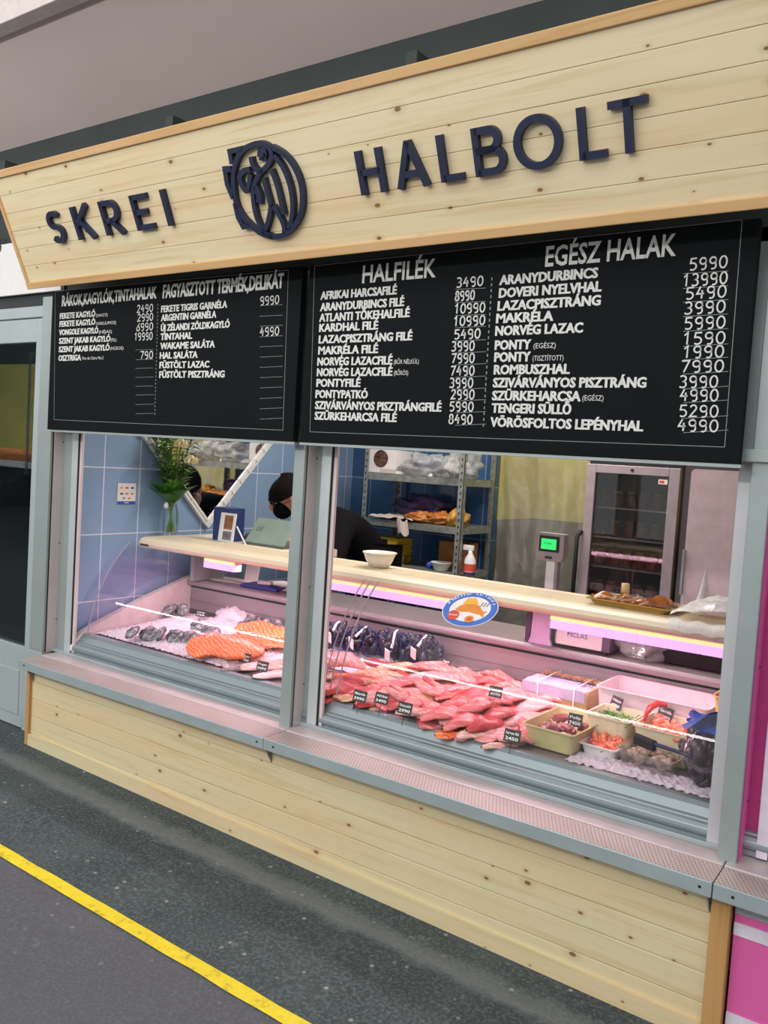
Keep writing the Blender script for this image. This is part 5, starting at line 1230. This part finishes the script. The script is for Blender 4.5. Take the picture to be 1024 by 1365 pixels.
m_ = MB(); m_.grid(lambda u, v: (-3.07 + .33 * u, 1.985 + .26 * v, z + .012 + .03 * abs(noise.noise(Vector((u * 4, v * 3, 2)))) + .02 * math.sin(3.1 * u) * v), 26, 14)
xh = -2.85; m_.grid(lambda u, v: (xh + .075 * u + .02 * v, 1.983 - .006 * math.sin(5 * u), z + .012 - .09 * v + .012 * math.sin(7 * u)), 10, 6); tag(m_.build('white_bag', M['whitebag']), 'flat white plastic bag hanging over the middle rack shelf', 'bag')
crumple('purple_bag', (-2.80, 2.24, z), (.20, .10, .08), M['purplebag'], 'crumpled dark purple bag at the back of the middle rack shelf', 8, .7)
crumple('brown_parcel', (-2.72, 2.08, z), (.10, .07, .035), M['orangebag'], 'orange brown parcel in the middle of the middle rack shelf', 9, .4)
crumple('brown_parcel', (-2.60, 2.10, z), (.08, .08, .04), M['orangebag'], 'orange brown parcel behind the rack upright on the middle shelf', 10, .4)
crumple('paper_bag', (-2.48, 2.10, z), (.06, .08, .055), plain('tan_paper_bag', 'b98a3e', .6, var=.2), 'rounded tan paper bag at the right end of the middle rack shelf', 11, .35)
z = SZ[0]
cr0 = None; ya, yb_ = 2.05, 2.24; ca, cb = at(494, 735, Y=2.05).x, at(529, 735, Y=2.05).x
LBC = ['bottom yellow plastic crate of the stack on the low rack shelf', 'second yellow plastic crate up in the stack on the rack', 'third yellow plastic crate up in the stack on the rack', 'top yellow plastic crate of the stack on the low rack shelf']
for i in range(4):
    if cr0 is None:
        m_ = MB(); m_.box(ca + .008, cb - .008, ya + .006, yb_ - .006, z + .002, z + .040); m_.box(ca, cb, ya, yb_, z + .034, z + .041); cr0 = o = m_.build('yellow_crate', M['cratey'], bevel=.002)
    else: o = dup(cr0, (cr0.location.x, cr0.location.y, cr0.location.z + .0405 * i))
    tag(o, LBC[i], 'crate', 'yellow crates stacked on the rack')
trp = tray(0, 0, .17, .13, .05, .3, 'clear plastic tray of vegetables right of the yellow crates', 'clear_tray', 'clear', 'tray', z0=z + .002); p = at(545, 748, Z=z); trp[0].location = (p.x, 2.12, z + .002)
crumple('vegetable', (p.x, 2.12, z + .008), (.05, .04, .025), M['stickyel'], 'yellow vegetable in the clear tray on the low rack shelf', 3, .3, cat='vegetable')
o = MB().ball((-2.66, 2.10, z + .022), .022, 12, 8).build('blue_ball', M['cardblue']); tag(o, 'small round blue ball on the low rack shelf', 'ball')
p = at(588, 755, Y=2.08); m_ = MB(); m_.lathe([(0, .002), (.04, .002), (.062, .048), (.066, .048), (.066, .052), (.058, .052), (.037, .006), (0, .006)], (p.x, 2.08, z + .001), 22); tag(m_.build('plastic_bowl', M['white']), 'small white bowl on the low rack shelf left of the upright', 'bowl')
o = B(at(588, 735, Y=2.25).x, at(628, 735, Y=2.25).x, 2.22, 2.34, z + .002, z + .17).build('brown_carton', M['brownpaper'], bevel=.003); tag(o, 'brown cardboard box behind the white bowl on the low rack shelf', 'box')
p = at(627, 745, Y=2.06); t = thing('spray_bottle', 'white spray bottle with red and purple label at the right of the low rack shelf', 'spray bottle', (p.x, 2.06, z)); m_ = MB(); m_.lathe([(0, .002), (.034, .002), (.036, .02), (.034, .09), (.022, .115), (.014, .13), (.013, .15), (0, .15)], (p.x, 2.06, z), 16); m_.build('bottle', M['white'], t)
m_ = MB(); m_.lathe([(.0362, .025), (.0355, .07)], (p.x, 2.06, z), 16); m_.build('label_band', M['stickred'], t); m_ = MB(); m_.lathe([(.0355, .004), (.0365, .022)], (p.x, 2.06, z), 16); m_.build('purple_base', M['purplebag'], t); m_ = MB(); m_.box(p.x - .05, p.x + .02, 2.05, 2.07, z + .148, z + .178); m_.build('spray_head', M['white'], t, bevel=.004)
o = MB().tube([(-2.43 - .03, 2.22, z + .002), (-2.46, 2.22, z + .09)], .022, 12).build('white_tub', M['white']); tag(o, 'small white tub behind the spray bottle on the rack', 'tub')
for i, (px, lb) in enumerate(((470, 'small brown jar left end of the low rack shelf'), (488, 'small white cup beside the yellow crates'))):
    p = at(px + 6, 742, Y=2.1); m_ = MB(); m_.lathe([(0, .002), (.022, .002), (.024, .05), (0, .052)], (max(p.x, rx0 + .03 + .05 * i), 2.1, z), 14); tag(m_.build('small_pot', M['brownpaper'] if i == 0 else M['white']), lb, 'pot')
# hanging plastic sheet in the passage
m_ = MB(); m_.grid(lambda u, v: (-2.42 + .66 * u, 2.50 + .018 * math.sin(u * 24 + 2 * v) + .03 * noise.noise(Vector((u * 4, v * 3, 1))) + .012 * noise.noise(Vector((u * 12 + v * 6, v * 9, 7))), .5 + 1.6 * v), 60, 60)
tag(m_.build('plastic_sheet', M['sheet']), 'clear plastic sheet hanging in front of the yellow back wall', 'plastic sheet')
# fridge
fr = thing('drinks_fridge', 'upright glass door fridge with grey frame at the back of the shop', 'fridge', (-1.4, 2.0, 0)); f0, f1, fz = -1.655, -1.165, 1.565
B(f0, f0 + .02, 2.03, 2.5, 0, fz).build('side_panel', M['frdark'], fr); B(f1 - .02, f1, 2.03, 2.5, 0, fz).build('side_panel', M['frdark'], fr); B(f0, f1, 2.03, 2.5, fz, fz + .03).build('top_panel', M['frdark'], fr); B(f0, f1, 2.48, 2.5, 0, fz).build('back_panel', M['frdark'], fr); B(f0, f1, 2.03, 2.5, 0, .3).build('base', M['frdark'], fr)
m_ = MB(); m_.box(f0, f0 + .05, 1.99, 2.03, .3, fz); m_.box(f1 - .055, f1, 1.99, 2.03, .3, fz); m_.box(f0 + .05, f1 - .055, 1.99, 2.03, fz - .045, fz); m_.box(f0 + .05, f1 - .055, 1.99, 2.03, .3, .38); dr_ = m_.build('door_frame', M['frgrey'], fr, bevel=.003)
B(f0 + .05, f1 - .055, 2.005, 2.012, .38, fz - .045).build('door_glass', glassm('fridge_glass', (.8, .8, .8), 1.3), dr_); m_ = MB(); m_.tube([((f0 + f1) / 2, 1.986, fz - .022), ((f0 + f1) / 2, 1.99, fz - .022)], .008, 12); m_.build('lock', M['dark'], dr_)
B(f1 - .11, f1 - .065, 2.0035, 2.0045, fz - .085, fz - .06).build('sticker', M['paper'], dr_); B(f1 - .105, f1 - .08, 2.003, 2.0036, fz - .08, fz - .066).build('sticker_mark', M['stickred'], dr_)
m_ = MB(); m_.tube([(f0 - .004, 1.99, 1.20), (f0 - .012, 1.955, 1.17), (f0 - .012, 1.955, .85), (f0 - .004, 1.99, .82)], .012, 8); m_.build('handle', M['dark'], dr_)
jar0 = None
for si, sz in enumerate((.85, 1.02, 1.18, 1.34)):
    B(f0 + .022, f1 - .022, 2.06, 2.46, sz - .008, sz).build('shelf', M['white'], fr)
    for k in range(6):
        if jar0 is None:
            jar0 = t = thing('food_jar', '', 'jar', (0, 0, 0)); m_ = MB(); m_.lathe([(0, 0), (.026, 0), (.027, .06), (.022, .072), (0, .072)], (0, 0, 0), 12); m_.build('jar_body', plain('jar_contents', '8a4f36', .3, var=.5, sc=15), t, True); m_ = MB(); m_.lathe([(0, .0725), (.024, .0725), (.024, .088), (0, .089)], (0, 0, 0), 12); m_.build('lid', plain('jar_lid', 'b59a50', .4, .4), t, True); o = t
        else: o = dup(jar0)
        o.location = (f0 + .065 + .072 * k, 2.12, sz + .001); tag(o, 'lidded jar on the %s shelf inside the glass door fridge' % ('lowest', 'second', 'third', 'top')[si], 'jar', 'jars on the %s fridge shelf' % ('lowest', 'second', 'third', 'top')[si])
w0 = at(921, 640, Y=1.5).x
wp = thing('white_freezer', 'tall white cabinet with rounded corner at the right behind the counter', 'cabinet', (-.7, 1.5, 0))
m_ = MB(); pr = [(w0, 0), (-.34, 0), (-.34, 1.56), (w0 + .02, 1.56)] + [(w0 + .02 - .02 * math.sin(math.radians(a)), 1.54 + .02 * math.cos(math.radians(a))) for a in (30, 60, 90)]
m_.prism(pr, 'Y', 1.5, 1.53); m_.build('door', plain('freezer_white', 'd3c3c6', .25), wp); B(w0 - .035, -.34, 1.535, 1.95, 0, 1.60).build('cabinet_body', plain('freezer_dark_grey', '4d4750', .5), wp)
m_ = MB(); m_.box(w0 - .006, w0 + .004, 1.488, 1.502, 1.0, 1.2); m_.build('handle', M['alu'], wp)

# ================================================================== PERSON BEHIND THE COUNTER
def skin_obj(name, V, E, rad, mat, parent, sub=2):
    me = bpy.data.meshes.new(name); me.from_pydata([Vector(v) - Vector(parent.location) for v in V], E, []); me.materials.append(mat)
    o = bpy.data.objects.new(name, me); COL.objects.link(o); o.parent = parent
    s_ = o.modifiers.new('Skin', 'SKIN'); s_.use_smooth_shade = True
    lay = me.skin_vertices[0] if me.skin_vertices else None
    for i, r in enumerate(rad): lay.data[i].radius = r if isinstance(r, tuple) else (r, r); lay.data[i].use_root = (i == 0)
    s2 = o.modifiers.new('Subdivision', 'SUBSURF'); s2.levels = sub; s2.render_levels = sub
    return o
HC = Vector((-3.13, 1.28, 1.275))                     # head centre
FD = Vector((-.55, -.72, -.42)).normalized(); SDV = Vector((.80, -.60, 0)).normalized(); HU = SDV.cross(FD) * -1
HU = FD.cross(SDV); HU = HU if HU.z > 0 else -HU
SDV = FD.cross(HU) if FD.cross(HU).dot(SDV) > 0 else -FD.cross(HU)
NK = HC - HU * .10 - FD * .06
CH = Vector((-3.0, 1.56, 1.08)); PL = Vector((-2.88, 1.78, .88)); SP = (CH + PL) / 2 + Vector((.02, .02, .05))
LS, RS = CH + SDV * .19 + Vector((0, -.02, .06)), CH - SDV * .19 + Vector((0, -.02, .06))
LE, RE = Vector((-2.74, 1.22, .90)), Vector((-3.28, 1.40, .90))
LH, RH = Vector((-2.90, 1.02, 1.06)), Vector((-3.16, 1.05, 1.05))
hpL, hpR = PL + SDV * .10, PL - SDV * .10
knL, knR = hpL + Vector((-.02, -.06, -.42)), hpR + Vector((-.02, -.06, -.42))
ftL, ftR = Vector((hpL.x, hpL.y, .07)), Vector((hpR.x, hpR.y, .07))
pe = thing('person', 'person in black cap, glasses and black mask bending over the laptop behind the counter', 'person', (PL.x, PL.y, 0))
V = [PL, SP, CH, NK, HC - HU * .05, HC + HU * .02, HC + HU * .06, LS, LE, LH, RS, RE, RH, hpL, knL, ftL, hpR, knR, ftR, ftL + FD * Vector((1, 1, 0)).length * .14, ftR + FD * .14]
V[19].z = .04; V[20].z = .04
E_ = [(0, 1), (1, 2), (2, 3), (3, 4), (4, 5), (5, 6), (2, 7), (7, 8), (8, 9), (2, 10), (10, 11), (11, 12), (0, 13), (13, 14), (14, 15), (0, 16), (16, 17), (17, 18), (15, 19), (18, 20)]
rad = [.13, .125, .13, .055, .075, .085, .07, .06, .042, .028, .06, .042, .028, .085, .06, .045, .085, .06, .045, .035, .035]
def hand(base, d, side, k0):
    """palm and five fingers continuing the arm"""
    d = d.normalized(); up = Vector((0, 0, 1)); sd_ = d.cross(up).normalized() * side
    vs = [base + d * .05]; es = []; rs_ = [.024]
    for i, (o_, L) in enumerate(((-.028, .055), (-.010, .07), (.010, .066), (.028, .05))):
        a = base + d * .085 + sd_ * o_; m1 = a + d * L * .5 + Vector((0, 0, -.006)); e1 = a + d * L * .9 + Vector((0, 0, -.026)); n0 = len(vs); vs += [a, m1, e1]; rs_ += [.0095, .0085, .007]; es += [(0, n0), (n0, n0 + 1), (n0 + 1, n0 + 2)]
    a = base + d * .03 - sd_ * .035; n0 = len(vs); vs += [a, a + d * .035 - sd_ * .012 + Vector((0, 0, -.012))]; rs_ += [.010, .008]; es += [(0, n0), (n0, n0 + 1)]
    return vs, es, rs_
for hb_, el, sd_ in ((9, LE, 1), (12, RE, -1)):
    vs, es, rs_ = hand(V[hb_], (V[hb_] - el) * Vector((1, 1, 0)).length if False else Vector(((V[hb_] - el).x, (V[hb_] - el).y, -.02)), sd_, 0)
    n0 = len(V); V += vs; rad += rs_; E_ += [(hb_, n0)] + [(a + n0, b_ + n0) for a, b_ in es]
skin_obj('body', V, E_, rad, M['skin'], pe)
J = [PL, SP, CH, NK - (NK - CH) * .25, LS, LE, LH, RS, RE, RH]
skin_obj('jacket', J, [(0, 1), (1, 2), (2, 3), (2, 4), (4, 5), (5, 6), (2, 7), (7, 8), (8, 9)], [.155, .15, .16, .085, .085, .062, .046, .085, .062, .046], M['cloth'], pe)
skin_obj('trousers', [PL, hpL, knL, ftL + Vector((0, 0, .03)), hpR, knR, ftR + Vector((0, 0, .03))], [(0, 1), (1, 2), (2, 3), (0, 4), (4, 5), (5, 6)], [.145, .105, .078, .065, .105, .078, .065], M['cloth'], pe)
for hb_, el, sd_ in ((LH, LE, 1), (RH, RE, -1)):
    vs, es, rs_ = hand(hb_, Vector(((hb_ - el).x, (hb_ - el).y, -.02)), sd_, 0)
    skin_obj('glove', [hb_] + vs, [(0, 1)] + [(a + 1, b_ + 1) for a, b_ in es], [.032] + [r * 1.18 for r in rs_], M['glove'], pe)
HM = Matrix((SDV, FD, HU)).transposed().to_4x4(); HM.translation = HC
def hp(m_, name, mat): m_.xform(HM); return m_.build(name, mat, pe)
m_ = MB(); m_.grid(lambda u, v: (.096 * math.cos(2 * math.pi * u) * math.cos(.5 * math.pi * v), .112 * math.sin(2 * math.pi * u) * math.cos(.5 * math.pi * v) - .004, .028 + .095 * math.sin(.5 * math.pi * v) * (1 + .04 * noise.noise(Vector((u * 5, v * 3, 0)))) - .012 * math.sin(2 * math.pi * u)), 28, 10)
m_.grid(lambda u, v: (.099 * math.cos(2 * math.pi * u), .115 * math.sin(2 * math.pi * u) - .004, .006 + .034 * v - .012 * math.sin(2 * math.pi * u)), 28, 2); hp(m_, 'cap', M['cap'])
m_ = MB(); m_.ball((0, .055, -.055), (.062, .058, .058), 20, 14); hp(m_, 'face_mask', M['cloth'])
m_ = MB(); m_.ball((0, .108, -.020), (.013, .018, .024), 10, 8); hp(m_, 'nose', M['skin'])
for s_ in (-1, 1):
    m_ = MB(); m_.ball((s_ * .092, -.005, -.02), (.012, .022, .033), 10, 8); hp(m_, 'ear', M['skin'])
    m_ = MB(); m_.ball((s_ * .032, .083, .0), (.013, .009, .010), 10, 8); hp(m_, 'eye', M['paper'])
    m_ = MB(); m_.tube([(s_ * .055, .08, -.03), (s_ * .085, .03, -.018), (s_ * .094, -.01, -.02)], .0018, 5); hp(m_, 'mask_strap', M['dark'])
m_ = MB()
for s_ in (-1, 1): m_.tube([(s_ * .036 + .024 * math.cos(a * .524), .108 - .01 * abs(math.cos(a * .524)), -.004 + .018 * math.sin(a * .524)) for a in range(13)], .0022, 5); m_.tube([(s_ * .06, .098, .0), (s_ * .094, .01, .004)], .002, 5)
hp(m_, 'glasses', plain('dark_glasses_frame', '3a3c48', .3))
m_ = text_mb('BLACKUP', .05, .008, 0, .0); m_.xform(Matrix.Translation((-.025, .113, .020)) @ Matrix.Rotation(math.radians(90), 4, 'X') @ Matrix.Rotation(math.pi, 4, 'Y') @ Matrix.Translation((-.05, 0, 0))); hp(m_, 'cap_lettering', M['frgrey'])
